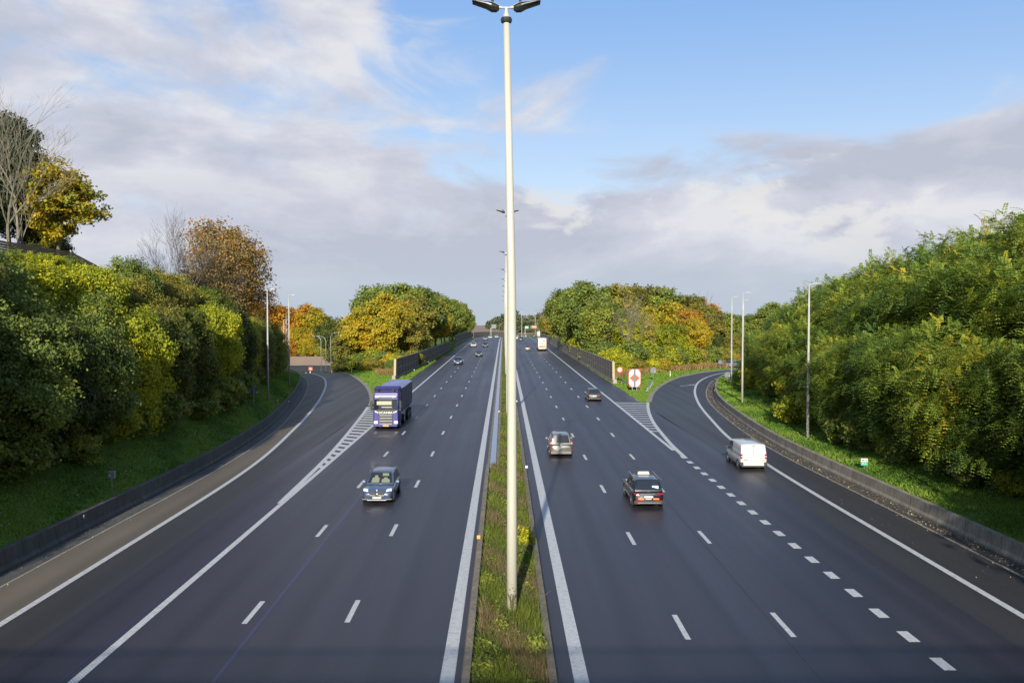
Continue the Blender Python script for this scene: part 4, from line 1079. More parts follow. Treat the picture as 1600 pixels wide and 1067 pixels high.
# --- blue tractor unit with grey blue tipper trailer
tx, ty = -11.55, 85.2
t = thing('articulated_lorry', 'blue lorry with a grey blue tipper trailer driving towards the camera', 'lorry', (tx, ty, 0), PI)
T = lambda y_: -y_     # local +y points to the camera; the nose is at local y = 0
def csec(y_, wl, z0, z1, r=.10, k=1.0):
    half = [(wl - r, z0), (wl, z0 + r), (wl, z1 - .5), (wl * k, z1 - r), (wl * k - r, z1)]
    return [(p[0], y_, p[1]) for p in half] + [(-p[0], y_, p[1]) for p in half[::-1]]
cab = MB().loft([csec(-2.25, 1.25, .75, 3.75, k=.95), csec(-.6, 1.26, .42, 3.72, k=.95), csec(-.30, 1.25, .36, 3.62, k=.95), csec(-.12, 1.23, .36, 2.9, k=.98), csec(0, 1.16, .38, 1.95)]).build('cab', 'paint_deep_blue', t, smooth=False, bevel=.03)
sub(t, MB().loft([[(x * 1.22 * k, y_, z) for x, z in ((-1, z0), (1, z0), (1, z1), (-1, z1))] for y_, k, z0, z1 in ((-2.2, 1.0, 3.7, 4.12), (-1.0, .98, 3.65, 4.10), (-.62, .95, 3.6, 3.92))]), 'roof_deflector', 'paint_deep_blue', bevel=.03)
sub(t, MB().box((0, -.32, 3.98), (2.6, .55, .06), rx=.15), 'roof_visor', 'paint_deep_blue', bevel=.02)
for s in (-1, 1): sub(t, MB().box((s * .78, -.40, 3.78), (.06, .4, .34)), 'visor_bracket', 'trim')
sub(t, MB().box((0, -.05, 3.22), (2.16, .34, .17), rx=.35), 'sun_visor', 'paint_silver', bevel=.03)
for s in (-1, 1): sub(t, MB().box((s * .82, .09, 3.22), (.34, .06, .13)), 'visor_lamp', 'lamp_front', bevel=.02)
mb = MB(); mb.loft([[(x * w_, y_ , z) for x, y_ in ((-1, -.05), (-.6, .03), (.6, .03), (1, -.05), (1, -.2), (-1, -.2))] for w_, z in ((1.17, 1.98), (1.13, 3.0))])
mb.v = [(x, y_ - (z - 2.02) * .13 + .09, z) for x, y_, z in mb.v]
sub(t, mb, 'windscreen', 'glass')
sub(t, MB().box((.15, .066, 2.62), (1.45, .02, .36), rx=.12), 'curtain', 'seat'); sub(t, MB().box((-.1, .115, 2.22), (1.0, .02, .09), rx=.12), 'dashboard', 'seat')
for s in (-1, 1): sub(t, MB().tube([(s * -.1, .14, 2.05), (s * .8, .12, 2.12)], .014, 5), 'wiper', 'black')
sub(t, MB().loft([[(x, y_, z) for x, z in ((-.72, 1.50), (.72, 1.50), (1.0, 1.98), (-1.0, 1.98))] for y_ in (-.1, .035)]), 'front_panel', 'metal_dark', bevel=.01)
text_mesh('maker_lettering', 'SCANIA', .30, 'lamp_front', t, Matrix.Translation((0, .05, 1.66)) @ Matrix.Rotation(PI, 4, 'Z') @ Matrix.Rotation(PI / 2, 4, 'X') @ Matrix.Diagonal((1.25, 1, 1, 1)), .012)
sub(t, MB().box((0, .015, .98), (1.30, .06, 1.02)), 'grille', 'black', bevel=.02)
for k in range(4): sub(t, MB().box((0, .06, .58 + k * .27), (1.24, .05, .065)), 'grille_slat', 'galv', bevel=.015)
for s in (-1, 1):
    sub(t, MB().loft([[(s * a, y_ - (a - .6) * .12, z) for a, z in ((.72, 1.62), (1.06, 1.74), (1.08, 1.84), (.76, 1.76))] for y_ in (-.02, .06)]), 'upper_lamp', 'lamp_front')
    sub(t, MB().box((s * .98, .02, .72), (.36, .12, .26)), 'headlight', 'lamp_warm', bevel=.03); sub(t, MB().box((s * .92, .02, .46), (.30, .10, .10)), 'fog_lamp', 'lamp_front', bevel=.02)
    sub(t, MB().box((s * 1.42, -.12, 2.45), (.20, .16, .72)).box((s * 1.38, -.12, 1.95), (.24, .18, .22)), 'mirror', 'trim', bevel=.03)
    sub(t, MB().box((s * 1.27, -.95, 2.55), (.02, .85, .75)), 'side_window', 'glass')
    sub(t, MB().box((s * 1.27, -1.35, .95), (.03, 1.3, .12)), 'step', 'trim')
sub(t, MB().box((0, .03, .42), (2.30, .14, .26)), 'bumper', 'paint_deep_blue', bevel=.05); sub(t, MB().box((0, .11, .40), (.55, .02, .13)), 'number_plate', 'plate_yellow')
def lwheel(y_, s, r=.50, w_=.32):
    ty_ = MB().tube([(s * (1.24 - w_), y_, r), (s * 1.20, y_, r), (s * 1.24, y_, r)], [r, r, r - .05], 22).build('wheel', 'tyre', t); MB().tube([(s * 1.235, y_, r), (s * 1.255, y_, r)], r * .55, 16).build('rim', 'rim', ty_)
for y_ in (-1.45, -5.0, -9.0, -10.3, -11.6):
    for s in (-1, 1): lwheel(y_, s)
sub(t, MB().box((0, -6.4, .95), (.9, 11.5, .25)), 'chassis', 'trim'); sub(t, MB().box((0, -3.4, .8), (2.2, 1.3, .6)), 'fuel_tank', 'trim', bevel=.08)
sub(t, MB().loft([[(x * 1.25, y_, z) for x, z in ((-.8, z0), (.8, z0), (1, z0 + .35), (1, z1), (-1, z1), (-1, z0 + .35))] for y_, z0, z1 in ((-2.75, 1.30, 3.78), (-12.2, 1.12, 3.78), (-12.7, 1.55, 3.78))]), 'tipper_body', 'trailer_side', bevel=.02)
for s in (-1, 1):
    sub(t, MB().box((s * 1.24, -7.7, 3.80), (.10, 9.9, .12)), 'top_rail', 'galv')
    for k in range(6): sub(t, MB().box((s * 1.27, -3.6 - k * 1.65, 2.55), (.04, .08, 2.3)), 'side_rib', 'trailer_side')
mb = MB(); nx, ny = 6, 16; rowsT = []
for j in range(ny + 1):
    rowsT.append([((i / nx * 2 - 1) * 1.2, -2.78 - j * 9.85 / ny, 3.86 + .16 * math.sin(i / nx * PI) * (.6 + .4 * abs(math.sin(j * .98))) + .03 * math.sin(j * 2.1 + i)) for i in range(nx + 1)])
for a, b in zip(rowsT, rowsT[1:]): mb.quadstrip(a, b)
sub(t, mb, 'tarpaulin', 'tarp', smooth=True)
for s in (-1, 1):
    for k in (-9.0, -10.3, -11.6): sub(t, MB().tube([(s * .95, k + a, 1.06 - abs(a) * .35) for a in (-.55, -.3, 0, .3, .55)], .03, 5), 'mudguard', 'trim')
# --- lorries seen from behind on the right carriageway
def box_lorry(label, x, y, col, graphics):
    t = thing('box_lorry', label, 'lorry', (x, y, zr(y)))
    sub(t, MB().box((0, 4.8, 2.45), (2.5, 9.4, 2.95)), 'cargo_box', col, bevel=.04)
    sub(t, MB().box((0, 11.0, 2.0), (2.4, 2.2, 2.8)), 'cab', 'paint_white', bevel=.1)
    sub(t, MB().box((0, .1, .80), (2.4, .3, .35)), 'rear_bumper', 'paint_cream', bevel=.03); sub(t, MB().box((0, 6, .75), (1.0, 11, .3)), 'chassis', 'trim')
    for y_ in (1.8, 3.1, 10.8):
        for s in (-1, 1): sub(t, MB().tube([(s * .95, y_, .5), (s * 1.24, y_, .5)], .5, 18), 'wheel', 'tyre')
    for s in (-1, 1): sub(t, MB().box((s * 1.05, -.06, .80), (.3, .04, .12)), 'tail_light', 'lamp_rear')
    if graphics:
        for (x_, z_, sx, sz, m_) in ((0, 1.33, 2.4, .55, 'gfx_orange'), (-.45, 1.55, .6, .35, 'gfx_red'), (.5, 2.95, .62, .38, 'sign_red'), (-.55, 2.45, .75, .5, 'gfx_pink'), (.1, 2.25, .4, .6, 'sign_green'), (.75, 2.2, .5, .5, 'gfx_pink'), (.6, 1.72, .8, .35, 'gfx_yellow')):
            disc_ = MB(); n = 14; disc_.loft([[(x_ + sx / 2 * math.copysign(abs(math.cos(2 * PI * k / n)) ** .6, math.cos(2 * PI * k / n)), yy, z_ + sz / 2 * math.copysign(abs(math.sin(2 * PI * k / n)) ** .6, math.sin(2 * PI * k / n))) for k in range(n)] for yy in (.095, .082 - .001 * sx)])
            sub(t, disc_, 'door_graphic', m_)
    return t
mat('gfx_orange', (.40, .15, .03), .5, var=.3, vscale=4); mat('gfx_red', (.6, .06, .05), .5); mat('gfx_pink', (.42, .22, .25), .5, var=.3, vscale=6); mat('gfx_yellow', (.5, .35, .10), .5)
box_lorry('white box lorry with colourful fruit coloured rear doors in the right lane', 11.7, 264, 'paint_white', True)
box_lorry('tiny cream box lorry at the far end of the right carriageway', 25.6, 640, 'paint_cream', False)
# ================================================================ VEGETATION
def unit(v): return v / np.maximum(np.linalg.norm(v, axis=-1, keepdims=True), 1e-9)
def leaves(C, N, size, rng, aspect=0.55, jitter=0.35):
    """one four cornered leaf per centre C with normal N"""
    n = len(C)
    N = unit(N + rng.normal(0, 1, (n, 3)) * jitter)
    a = unit(np.cross(N, rng.normal(0, 1, (n, 3)))); b = np.cross(N, a)
    s = (size * rng.uniform(.7, 1.3, n))[:, None]
    V = np.stack([C - a * s, C + b * s * aspect, C + a * s, C - b * s * aspect], 1).reshape(-1, 3)
    F = np.arange(n * 4).reshape(-1, 4)
    return V, F
def lobes(rng, h, r, z0, k, squash=1.0, top=1.0):
    """overlapping lobes that make up an uneven crown"""
    out = []; cz = (z0 + h) / 2; rz = (h - z0) / 2
    for i in range(k):
        v = unit(rng.normal(0, 1, 3)); q = rng.uniform(.35, .68)
        c = np.array([v[0] * r * q, v[1] * r * q, cz + v[2] * rz * q * squash])
        out.append((c, r * rng.uniform(.34, .50), rz * rng.uniform(.30, .44)))
    out.append((np.array([0, 0, cz]), r * .6, rz * .72)); return out
def crown(seed, h, r, z0, nl, ncl, per, leaf, aspect=.55, csig=.30, squash=1.0, tb=0.0):
    rng = np.random.RandomState(seed); L = lobes(rng, h, r, z0, nl, squash)
    li = rng.randint(0, len(L), ncl); c = np.array([L[i][0] for i in li]); rr = np.array([[L[i][1], L[i][1], L[i][2]] for i in li])
    v = unit(rng.normal(0, 1, (ncl, 3)) + [0, 0, .15]); P = c + v * rr * rng.uniform(.72, 1.08, (ncl, 1))
    lobe_t = rng.uniform(0, 1, len(L))[li]; ct = rng.uniform(0, 1, ncl)
    C = np.repeat(P, per, 0) + np.clip(rng.normal(0, 1, (ncl * per, 3)), -1.9, 1.9) * csig * r / 3.5 * np.array([1, 1, .7])
    N = np.repeat(v, per, 0) * .8 + [0, -.15, .35]
    V, F = leaves(C, N, leaf, rng, aspect, .55)
    t = .30 * np.repeat(lobe_t, per) + .35 * np.repeat(ct, per) + .35 * rng.uniform(0, 1, ncl * per) + tb
    return V, F, np.repeat(t, 4), L
def fronds(seed, h, r, z0, nl, ncl, per):
    """pinnate foliage: leaflets in pairs along arching stalks"""
    rng = np.random.RandomState(seed); L = lobes(rng, h, r, z0, nl)
    li = rng.randint(0, len(L), ncl); c = np.array([L[i][0] for i in li]); rr = np.array([[L[i][1], L[i][1], L[i][2]] for i in li])
    v = unit(rng.normal(0, 1, (ncl, 3)) + [0, 0, .1]); P = c + v * rr * rng.uniform(.75, 1.12, (ncl, 1))
    lobe_t = rng.uniform(0, 1, len(L))[li]; ct = rng.uniform(0, 1, ncl)
    n = ncl * per; B = np.repeat(P, per, 0) + rng.normal(0, .22, (n, 3)); D = unit(np.repeat(v, per, 0) * [1, 1, .4] + rng.normal(0, .45, (n, 3)) + [0, 0, .12])
    side = unit(np.cross(D, [0, 0, 1.0])); up = np.cross(side, D); Lg = rng.uniform(.55, 1.0, n)
    Vs = []; m = 5
    for j in range(m):
        u = (j + .6) / m
        ctr = B + D * (Lg * u)[:, None] - np.array([0, 0, 1.0]) * (Lg * u * u * .35)[:, None]
        for s in (-1, 1):
            d = unit(side * s + D * .45 - up * .25); ln = (Lg * .23 * (1 - .35 * u))[:, None]; w_ = unit(np.cross(d, up)) * (Lg * .058)[:, None]
            Vs.append(np.stack([ctr, ctr + d * ln * .5 + w_, ctr + d * ln, ctr + d * ln * .5 - w_], 1))
    V = np.stack(Vs, 1).reshape(-1, 3); F = np.arange(len(V)).reshape(-1, 4)
    t = .25 * np.repeat(lobe_t, per) + .40 * np.repeat(ct, per) + .30 * rng.uniform(0, 1, n)
    return V, F, np.repeat(t, 4 * m * 2), L
def trunk_mesh(name, seed, L, h, z0, r0, m='bark', forks=7, twig=0):
    rng = random.Random(seed); mb = MB(); top = h * .72
    pts = [(0, 0, -.6), (rng.uniform(-.1, .1), rng.uniform(-.1, .1), z0 * .5 + .4), (rng.uniform(-.3, .3), rng.uniform(-.3, .3), top * .6), (rng.uniform(-.4, .4), rng.uniform(-.4, .4), top)]
    mb.tube(pts, [r0 * 1.25, r0, r0 * .65, r0 * .25], 8)
    for c, a, b in L[:forks]:
        u = rng.uniform(.35, .85); s = Vector(pts[1]).lerp(Vector(pts[3]), u); e = Vector(c); mid = s.lerp(e, .5) + Vector((0, 0, .25))
        mb.tube([s, mid, e], [r0 * .42, r0 * .28, r0 * .10], 5, cap=False)
        for _ in range(3):
            q = e + Vector((rng.uniform(-a, a), rng.uniform(-a, a), rng.uniform(-b, b))) * .8
            mb.tube([mid, (mid + q) / 2 + Vector((0, 0, .2)), q], [r0 * .16, r0 * .11, r0 * .05], 4, cap=False)
    me = bpy.data.meshes.new(name); me.from_pydata(mb.v, [], mb.f); me.materials.append(MATS[m]); return me
PROTO = {}
def proto(key, geo, leafm, h, z0, r0, bark='bark', forks=7, seed=1):
    V, F, t, L = geo
    me = npmesh('crown', V, F, None, tint=t); me.materials.append(MATS[leafm])
    PROTO[key] = (me, trunk_mesh('trunk', seed, L, h, z0, r0, bark, forks))
def proto_variant(key, base, leafm):
    me = PROTO[base][0].copy(); me.materials.clear(); me.materials.append(MATS[leafm]); PROTO[key] = (me, PROTO[base][1])
VR = random.Random(11)
def tree(key, x, y, sc, name, label, cat, group=None, sink=.15, z=None, sz=None, tilt=.04):
    zz = float(ground(x, y)) if z is None else z
    t = thing(name, label, cat, (x, y, zz - sink), VR.uniform(0, 2 * PI), group)
    t.rotation_euler.x = VR.uniform(-tilt, tilt); t.rotation_euler.y = VR.uniform(-tilt, tilt)
    t.scale = (sc, sc, sz or sc)
    for nm, me in (('crown', PROTO[key][0]), ('trunk', PROTO[key][1])):
        if me is None: continue
        o = bpy.data.objects.new(nm, me); COL.objects.link(o); o.parent = t
    return t

# prototypes (metres; near ones have hand sized leaves, far ones bigger leaf sprays)
for i in range(5): proto('acacia%d' % i, fronds(20 + i, 10.5, 4.4, .2, 17, 330, 19), 'leaf_acacia', 10.5, 1.0, .16, seed=i)
for i in range(4): proto('vine%d' % i, crown(40 + i, 9.0, 3.7, .1, 16, 470, 115, .105, .7, .34, tb=.02), 'leaf_lime', 9, .8, .14, seed=i)
for i in range(2): proto('dense%d' % i, crown(50 + i, 9.0, 3.6, .1, 16, 430, 115, .10, .7, .36), 'leaf_green', 9, .8, .14, seed=i)
proto_variant('olive0', 'dense0', 'leaf_olive'); proto_variant('dark0', 'dense1', 'leaf_dark'); proto_variant('vine4', 'dense0', 'leaf_lime'); proto_variant('green2', 'vine1', 'leaf_green'); proto_variant('olive1', 'vine2', 'leaf_olive')
for i in range(4): proto('mid%d' % i, crown(60 + i, 13.0, 4.8, 1.6, 16, 380, 60, .20, .7, .34), 'leaf_green', 13, 3, .22, seed=i)
for i in range(4):
    for nm, lm in (('yellow', 'leaf_yellow'), ('orange', 'leaf_orange'), ('molive', 'leaf_olive'), ('mdark', 'leaf_dark'), ('mlime', 'leaf_lime')): proto_variant('%s%d' % (nm, i), 'mid%d' % i, lm)
for i in range(2): proto('shrub%d' % i, crown(70 + i, 4.2, 3.0, 0, 12, 240, 32, .17, .6, .36), 'leaf_green', 4.2, .4, .07, seed=i)
for i in range(2):
    for nm, lm in (('syellow', 'leaf_yellow'), ('slime', 'leaf_lime'), ('solive', 'leaf_olive')): proto_variant('%s%d' % (nm, i), 'shrub%d' % i, lm)
for i in range(3): proto('far%d' % i, crown(80 + i, 17.0, 7.5, 0, 14, 200, 16, .75, .8, .34), 'leaf_far_haze', 17, 2, .35, seed=i)
proto('nearyellow', crown(90, 12.5, 4.6, 2.0, 13, 260, 46, .17, .75, .26), 'leaf_yellow', 12.5, 3, .2, seed=5)
proto('pine', crown(91, 15.5, 4.2, 2.0, 18, 460, 90, .20, .35, .28), 'leaf_pine', 15.5, 3, .25, seed=6)
# sparse rust coloured foliage over bare twigs
proto('sparse', crown(92, 16, 5.0, 3.0, 15, 330, 17, .12, .8, .34), 'leaf_bronze', 16, 3, .2, seed=7)
proto('rust', crown(93, 16, 5.2, 1.0, 16, 430, 40, .13, .8, .34), 'leaf_rust', 16, 3, .2, seed=8)

def bare_mesh(seed, h, r0, spread=.42, levels=6, m='twig', lean=0.0, nst=2):
    rng = random.Random(seed); mb = MB()
    def br(p, d_, ln, r, lv):
        pts = [p]; q = p.copy(); dd = d_.copy(); n = 3
        for i in range(n):
            dd = (dd + Vector((rng.gauss(0, .09), rng.gauss(0, .09), .05))).normalized(); q = q + dd * (ln / n); pts.append(q.copy())
        mb.tube(pts, [r, r * .87, r * .74, r * .6], 6 if lv < 2 else (4 if lv < 4 else 3), cap=False)
        if lv >= levels: return
        for k in range(3 if lv > 0 else 4):
            if k == 0: b, s, l2 = pts[-1], .35, .80
            else: b, s, l2 = pts[rng.choice((1, 2, 3, 3))], 1.0, rng.uniform(.55, .80)
            ax = Vector((rng.gauss(0, 1), rng.gauss(0, 1), rng.gauss(0, .35))).normalized()
            nd = (dd + ax * spread * s * rng.uniform(.7, 1.4)).normalized()
            nd.z = max(nd.z, -.05)
            br(b, nd, ln * l2, max(r * (.64 if k == 0 else .42), .009), lv + 1)
    for k in range(nst): br(Vector((k * .7, k * .2, -.5)), Vector((rng.uniform(-.12, .12) + lean, rng.uniform(-.1, .1), 1)).normalized(), h * .30, r0, 0)
    me = bpy.data.meshes.new('branches'); me.from_pydata(mb.v, [], mb.f); me.materials.append(MATS[m]); return me
def bare_tree(me, x, y, sc, label, group=None, z=None, rz=0):
    zz = float(ground(x, y)) if z is None else z
    t = thing('bare_tree', label, 'tree', (x, y, zz), rz, group); t.scale = (sc,) * 3
    o = bpy.data.objects.new('branches', me); COL.objects.link(o); o.parent = t; return t
BARE = bare_mesh(5, 17, .19, spread=.55, m='bark_pale', nst=2, levels=6); BARE2 = bare_mesh(9, 16, .15, .48, 6, nst=2); BARE3 = bare_mesh(12, 13, .13, .36, 5, 'bark_pale', nst=2)

# ---- left bank: overgrown wall of hop and ivy covered trees in three tiers
LG = 'overgrown trees on the left bank'
def xl_(y): return float(xat(LB, min(y, 200)))
tiers = [(5.6, 4.2, .86, ['vine', 'dense', 'olive', 'vine', 'dark']), (10.8, 4.4, .96, ['vine', 'vine', 'dense', 'olive', 'vine']), (16.0, 4.6, .62, ['vine', 'dense', 'vine', 'green', 'olive'])]
NK = {'vine': 5, 'dense': 2, 'olive': 2, 'dark': 1, 'green': 1}
LLAB = {'vine': 'lime green vine covered tree crowded into the overgrown left bank', 'dense': 'mid green leafy tree crowded into the overgrown left bank', 'olive': 'brownish olive thinning tree crowded into the overgrown left bank', 'dark': 'dark green tree at the foot of the overgrown left bank', 'green': 'mid green leafy tree crowded into the overgrown left bank'}
for ti, (off, step, sc, kinds) in enumerate(tiers):
    y = 14.0 + ti * 2.2; j = 0
    while y < (150 if ti < 2 else 128):
        k = VR.choice(kinds); key = {'green': 'green2'}.get(k, k + str(VR.randrange(NK[k])))
        fade = 1.0 if y < 95 else max(.72, 1 - (y - 95) / 160)
        o_ = off + VR.uniform(-.8, .8) + (0 if y > 34 else 0)
        if 58 < y < 102: fade *= (1, .86, .66)[ti]
        tree(key, xl_(y) - o_, y + VR.uniform(-.8, .8), sc * fade * VR.uniform(.92, 1.1), 'overgrown_tree', LLAB[k], 'tree', LG, sz=sc * fade * (1.22, 1.05, 1.0)[ti] * VR.uniform(.95, 1.08))
        y += step * VR.uniform(.85, 1.15); j += 1
for y in (150, 157, 164, 171):
    tree('dense0' if y % 2 else 'vine1', xl_(y) - 8.5, y, .62, 'overgrown_tree', LLAB['dense'] if y % 2 else LLAB['vine'], 'tree', LG)
for i in range(34):
    y = 40 + i * 3.3 + VR.uniform(-.8, .8); k = VR.choice(['shrub0', 'shrub1', 'solive0', 'slime1', 'shrub0'])
    tree(k, xl_(y) - VR.uniform(4.2, 5.6), y, VR.uniform(.55, .85), 'bank_shrub', {'so': 'olive brown', 'sh': 'green', 'sl': 'lime green'}[k[:2]] + ' low shrub at the foot of the overgrown left bank', 'shrub', 'shrubs at the foot of the left bank', tilt=.05)
# individual trees on top of the left bank
bare_tree(BARE, -46.6, 83, 1.0, 'tall bare tree with pale forked stems on top of the left bank', z=15.2)
tree('pine', -49.6, 88, 1.08, 'pine_tree', 'dark pine behind the tall bare tree on the left bank', 'tree')
tree('nearyellow', -44.6, 88, .98, 'maple_tree', 'golden yellow maple beside the dark pine on top of the left bank', 'tree')
tree('dark0', -48.0, 92, .8, 'evergreen_bush', 'dark evergreen bush at the foot of the golden maple', 'shrub')
tree('dark0', -52.0, 80, .9, 'evergreen_bush', 'dark evergreen bush at the far left behind the fence', 'shrub')
bare_tree(BARE2, -38.2, 101, .86, 'bare grey tree with fine twigs rising above the middle of the left bank', z=float(ground(-38.2, 101)) + .2, rz=1)
bare_tree(BARE2, -36.4, 111, .88, 'thinly leaved grey tree between the bare tree and the rust coloured one', z=float(ground(-36, 111)) + 1.0, rz=3)
tree('sparse', -36.6, 111.5, 1.1, 'thin_tree', 'sparse olive brown tree behind the overgrown left bank', 'tree', z=float(ground(-36, 111)) + .5)
proto_variant('rustorange', 'rust', 'leaf_orange')
tree('rustorange', -36.6, 125, 1.12, 'rust_tree', 'orange tree showing at the right of the large rust coloured tree', 'tree', z=float(ground(-37, 125)) + .5)
tree('rust', -38.6, 119, 1.33, 'rust_tree', 'rust orange tree at the right hand end of the left bank', 'tree', z=float(ground(-37, 122)) + .5)
tree('rust', -33.8, 116, .62, 'rust_tree', 'small rust coloured bush in front of the large rust orange tree', 'tree')
tree('dense1', -33.8, 126, .9, 'green_tree', 'round dark green tree below the rust orange tree at the end of the left bank', 'tree')
# unseen tall trees added by the bridge, beside and behind the viewpoint, to shade the slip roads
for side in (-1, 1):
    for y, o_, s_ in [(a, b + (4 if side < 0 else 0), c) for a, b, c in ((-24, 26, 1.5), (-16, 33, 1.6), (-9, 27.5, 1.35), (13, 30, 1.55), (20, 27.5, 1.35), (27, 31.5, 1.3), (14, 38, 1.6), (23, 39, 1.5), (30, 37, 1.25), (-14, 42, 1.6), (10, 25.5, 1.3), (-22, 40, 1.5))]:
        z = float(ground(side * o_, y)); tree('mid%d' % VR.randrange(4), side * o_, y, ((17.0 if side < 0 else 19.0) - z) / 13.4 * (s_ / 1.5) ** .3, 'unseen_shade_tree', 'unseen tall green tree beside the bridge on the ' + ('left' if side < 0 else 'right'), 'tree', 'unseen tall trees beside the bridge')
# ---- right bank: feathery acacias
RG = 'acacias on the right bank'
def xr_(y): return float(xat(RB, min(y, 184)))
for ti, (off, step, sc, z_) in enumerate([(4.9, 4.4, .80, 0), (10.2, 5.2, 1.0, 0), (16.5, 5.6, 1.12, 0), (23.0, 6.0, 1.2, 0)]):
    y = 16.0 + ti * 1.7
    while y < (176 if ti < 2 else 168):
        fade = 1.0 if y < 90 else max(.68, 1 - (y - 90) / 200)
        fade *= 1.16 if y < 66 else 1.06
        lab = ['low feathery acacia in the front row behind the right barrier', 'feathery green acacia in the second row on the right bank', 'tall feathery acacia in the back rows on the right bank', 'tall feathery acacia in the back rows on the right bank'][ti]
        tree('acacia%d' % VR.randrange(5), xr_(y) + (off if y < 78 else off + (2.0, .8, 0, 0)[ti]) + VR.uniform(-.8, .6), y + VR.uniform(-.8, .8), sc * fade * VR.uniform(.88, 1.12), 'acacia_tree', lab, 'tree', RG + (', front row' if ti == 0 else ', second row' if ti == 1 else ', back rows'))
        y += step * VR.uniform(.85, 1.15)
for i in range(30):
    y = 38 + i * 3.8 + VR.uniform(-.8, .8); k = VR.choice(['shrub0', 'shrub1', 'slime0'])
    tree(k, xr_(y) + VR.uniform(3.2, 4.4) + (0 if y < 80 else 1.6), y, VR.uniform(.45, .75), 'bank_shrub', {'sh': 'green', 'sl': 'lime green'}[k[:2]] + ' low shrub under the acacias behind the right barrier', 'shrub', 'shrubs under the acacias', tilt=.05)
# ---- wood on the left island
LW = 'trees of the wood between slip road and motorway on the left'
def px2(px, Y): return (px - 787) / F * Y
def island(lst, group, side):
    for px, Y, top, key, lab in lst:
        Y = max(Y, 22.3 / abs(px - 787) * F); X = px2(px, Y); g = float(ground(X, Y)); ztop = CAM_H - (top - 490) * Y / F
        base = PROTO[key][0]; hh = max(v.co.z for v in list(base.vertices)[::97])
        sc = max(.5, (ztop - g) / (hh * 1.0)); tree(key, X, Y, sc, 'woodland_tree', lab, 'tree', group, tilt=.03)
L1 = [(603, 188, 456, 'yellow0', 'large golden maple at the front of the left wood'), (573, 193, 478, 'yellow1', 'smaller golden tree left of the large golden maple'), (642, 196, 462, 'molive2', 'orange brown tree right of the large golden maple'),
      (625, 215, 440, 'mid0', 'tall green tree rising behind the large golden maple'), (585, 222, 452, 'mid2', 'grey green tree behind the smaller golden tree'), (600, 232, 447, 'mid1', 'green tree deep in the left wood'),
      (655, 226, 449, 'mid1', 'green tree behind the orange brown one'), (668, 212, 463, 'yellow2', 'yellow green tree in the middle of the left wood'), (632, 186, 500, 'molive1', 'low reddish brown tree in front of the left wood'),
      (546, 205, 496, 'molive0', 'olive tree at the left end of the left wood'), (560, 215, 488, 'mid3', 'dark green tree at the left end of the left wood'), (533, 230, 495, 'mdark2', 'very dark tree at the left edge of the left wood'),
      (680, 250, 456, 'mid2', 'green tree on the shoulder of the left wood'), (690, 232, 480, 'molive3', 'olive tree close to the left noise wall'), (695, 275, 462, 'mid3', 'green tree farther along the left wood'), (703, 262, 485, 'yellow3', 'yellow green tree leaning over the gap in the left noise wall'),
      (706, 305, 466, 'mid0', 'round green tree before the right end of the left wood'), (714, 330, 473, 'mid1', 'bushy green tree near the right end of the left wood'), (720, 370, 480, 'mid2', 'green tree at the right end of the left wood'), (727, 410, 486, 'mid3', 'small green tree, second from the right end of the left wood'), (731, 455, 492, 'mid0', 'last small green tree at the right end of the left wood'),
      (708, 290, 500, 'mlime1', 'lime green bush tree overhanging the left noise wall'), (640, 245, 447, 'mid3', 'green tree at the back of the left wood'), (662, 262, 452, 'mid0', 'broad green tree at the back of the left wood')]
island(L1, LW, -1)
R1 = [(905, 235, 437, 'mid0', 'tallest green tree of the right wood'), (885, 255, 452, 'mid1', 'green tree left of the tallest one in the right wood'), (930, 225, 443, 'mid2', 'lighter green tree beside the tallest one in the right wood'), (872, 300, 476, 'molive0', 'olive yellow tree at the left edge of the right wood'),
      (866, 335, 484, 'molive1', 'thin olive tree over the right noise wall'), (880, 225, 492, 'mid3', 'dark green tree behind the right noise wall'), (908, 205, 486, 'mid2', 'green tree behind the shrubs of the right wood'), (960, 228, 444, 'molive2', 'olive tree in the middle of the right wood'),
      (945, 205, 470, 'mid1', 'green tree in front of the olive one'), (985, 232, 443, 'molive3', 'brown green thin tree in the middle of the right wood'), (1010, 238, 446, 'molive1', 'olive tree behind the golden ones'), (1035, 235, 449, 'mid2', 'green tree behind the golden ones on the right'),
      (1015, 205, 477, 'yellow0', 'golden tree, left of the golden pair in the right wood'), (1045, 208, 470, 'yellow2', 'golden tree with orange top in the right wood'), (1072, 205, 484, 'orange1', 'orange tree in the right wood'), (1090, 198, 493, 'yellow3', 'yellow tree low at the right of the right wood'), (1075, 235, 462, 'molive1', 'brownish tree behind the orange one'),
      (1112, 220, 478, 'molive0', 'olive brown tree near the right end of the right wood'), (1100, 240, 464, 'orange3', 'thin rust tree at the back of the right wood'), (1135, 225, 486, 'mid3', 'green tree at the right end of the right wood'), (985, 200, 486, 'mlime3', 'yellow green low tree below the thin ones'), (1050, 192, 505, 'mlime1', 'lime green low tree below the golden pair'),
      (1160, 240, 492, 'mid1', 'green tree beyond the end of the right slip road'), (1185, 250, 490, 'mid2', 'green tree beyond the end of the right slip road, behind the lamps'), (1210, 235, 470, 'mid0', 'tall green tree behind the far acacias'), (1120, 205, 520, 'mdark0', 'dark low tree above the dry grass of the right island'),
      (858, 380, 490, 'molive2', 'olive tree farther along the right noise wall'), (851, 440, 494, 'molive3', 'last olive tree before the gantry on the right'), (1150, 205, 520, 'molive2', 'olive low tree behind the lamp poles of the right bank')]
island(R1, 'trees of the wood between motorway and slip road on the right', 1)
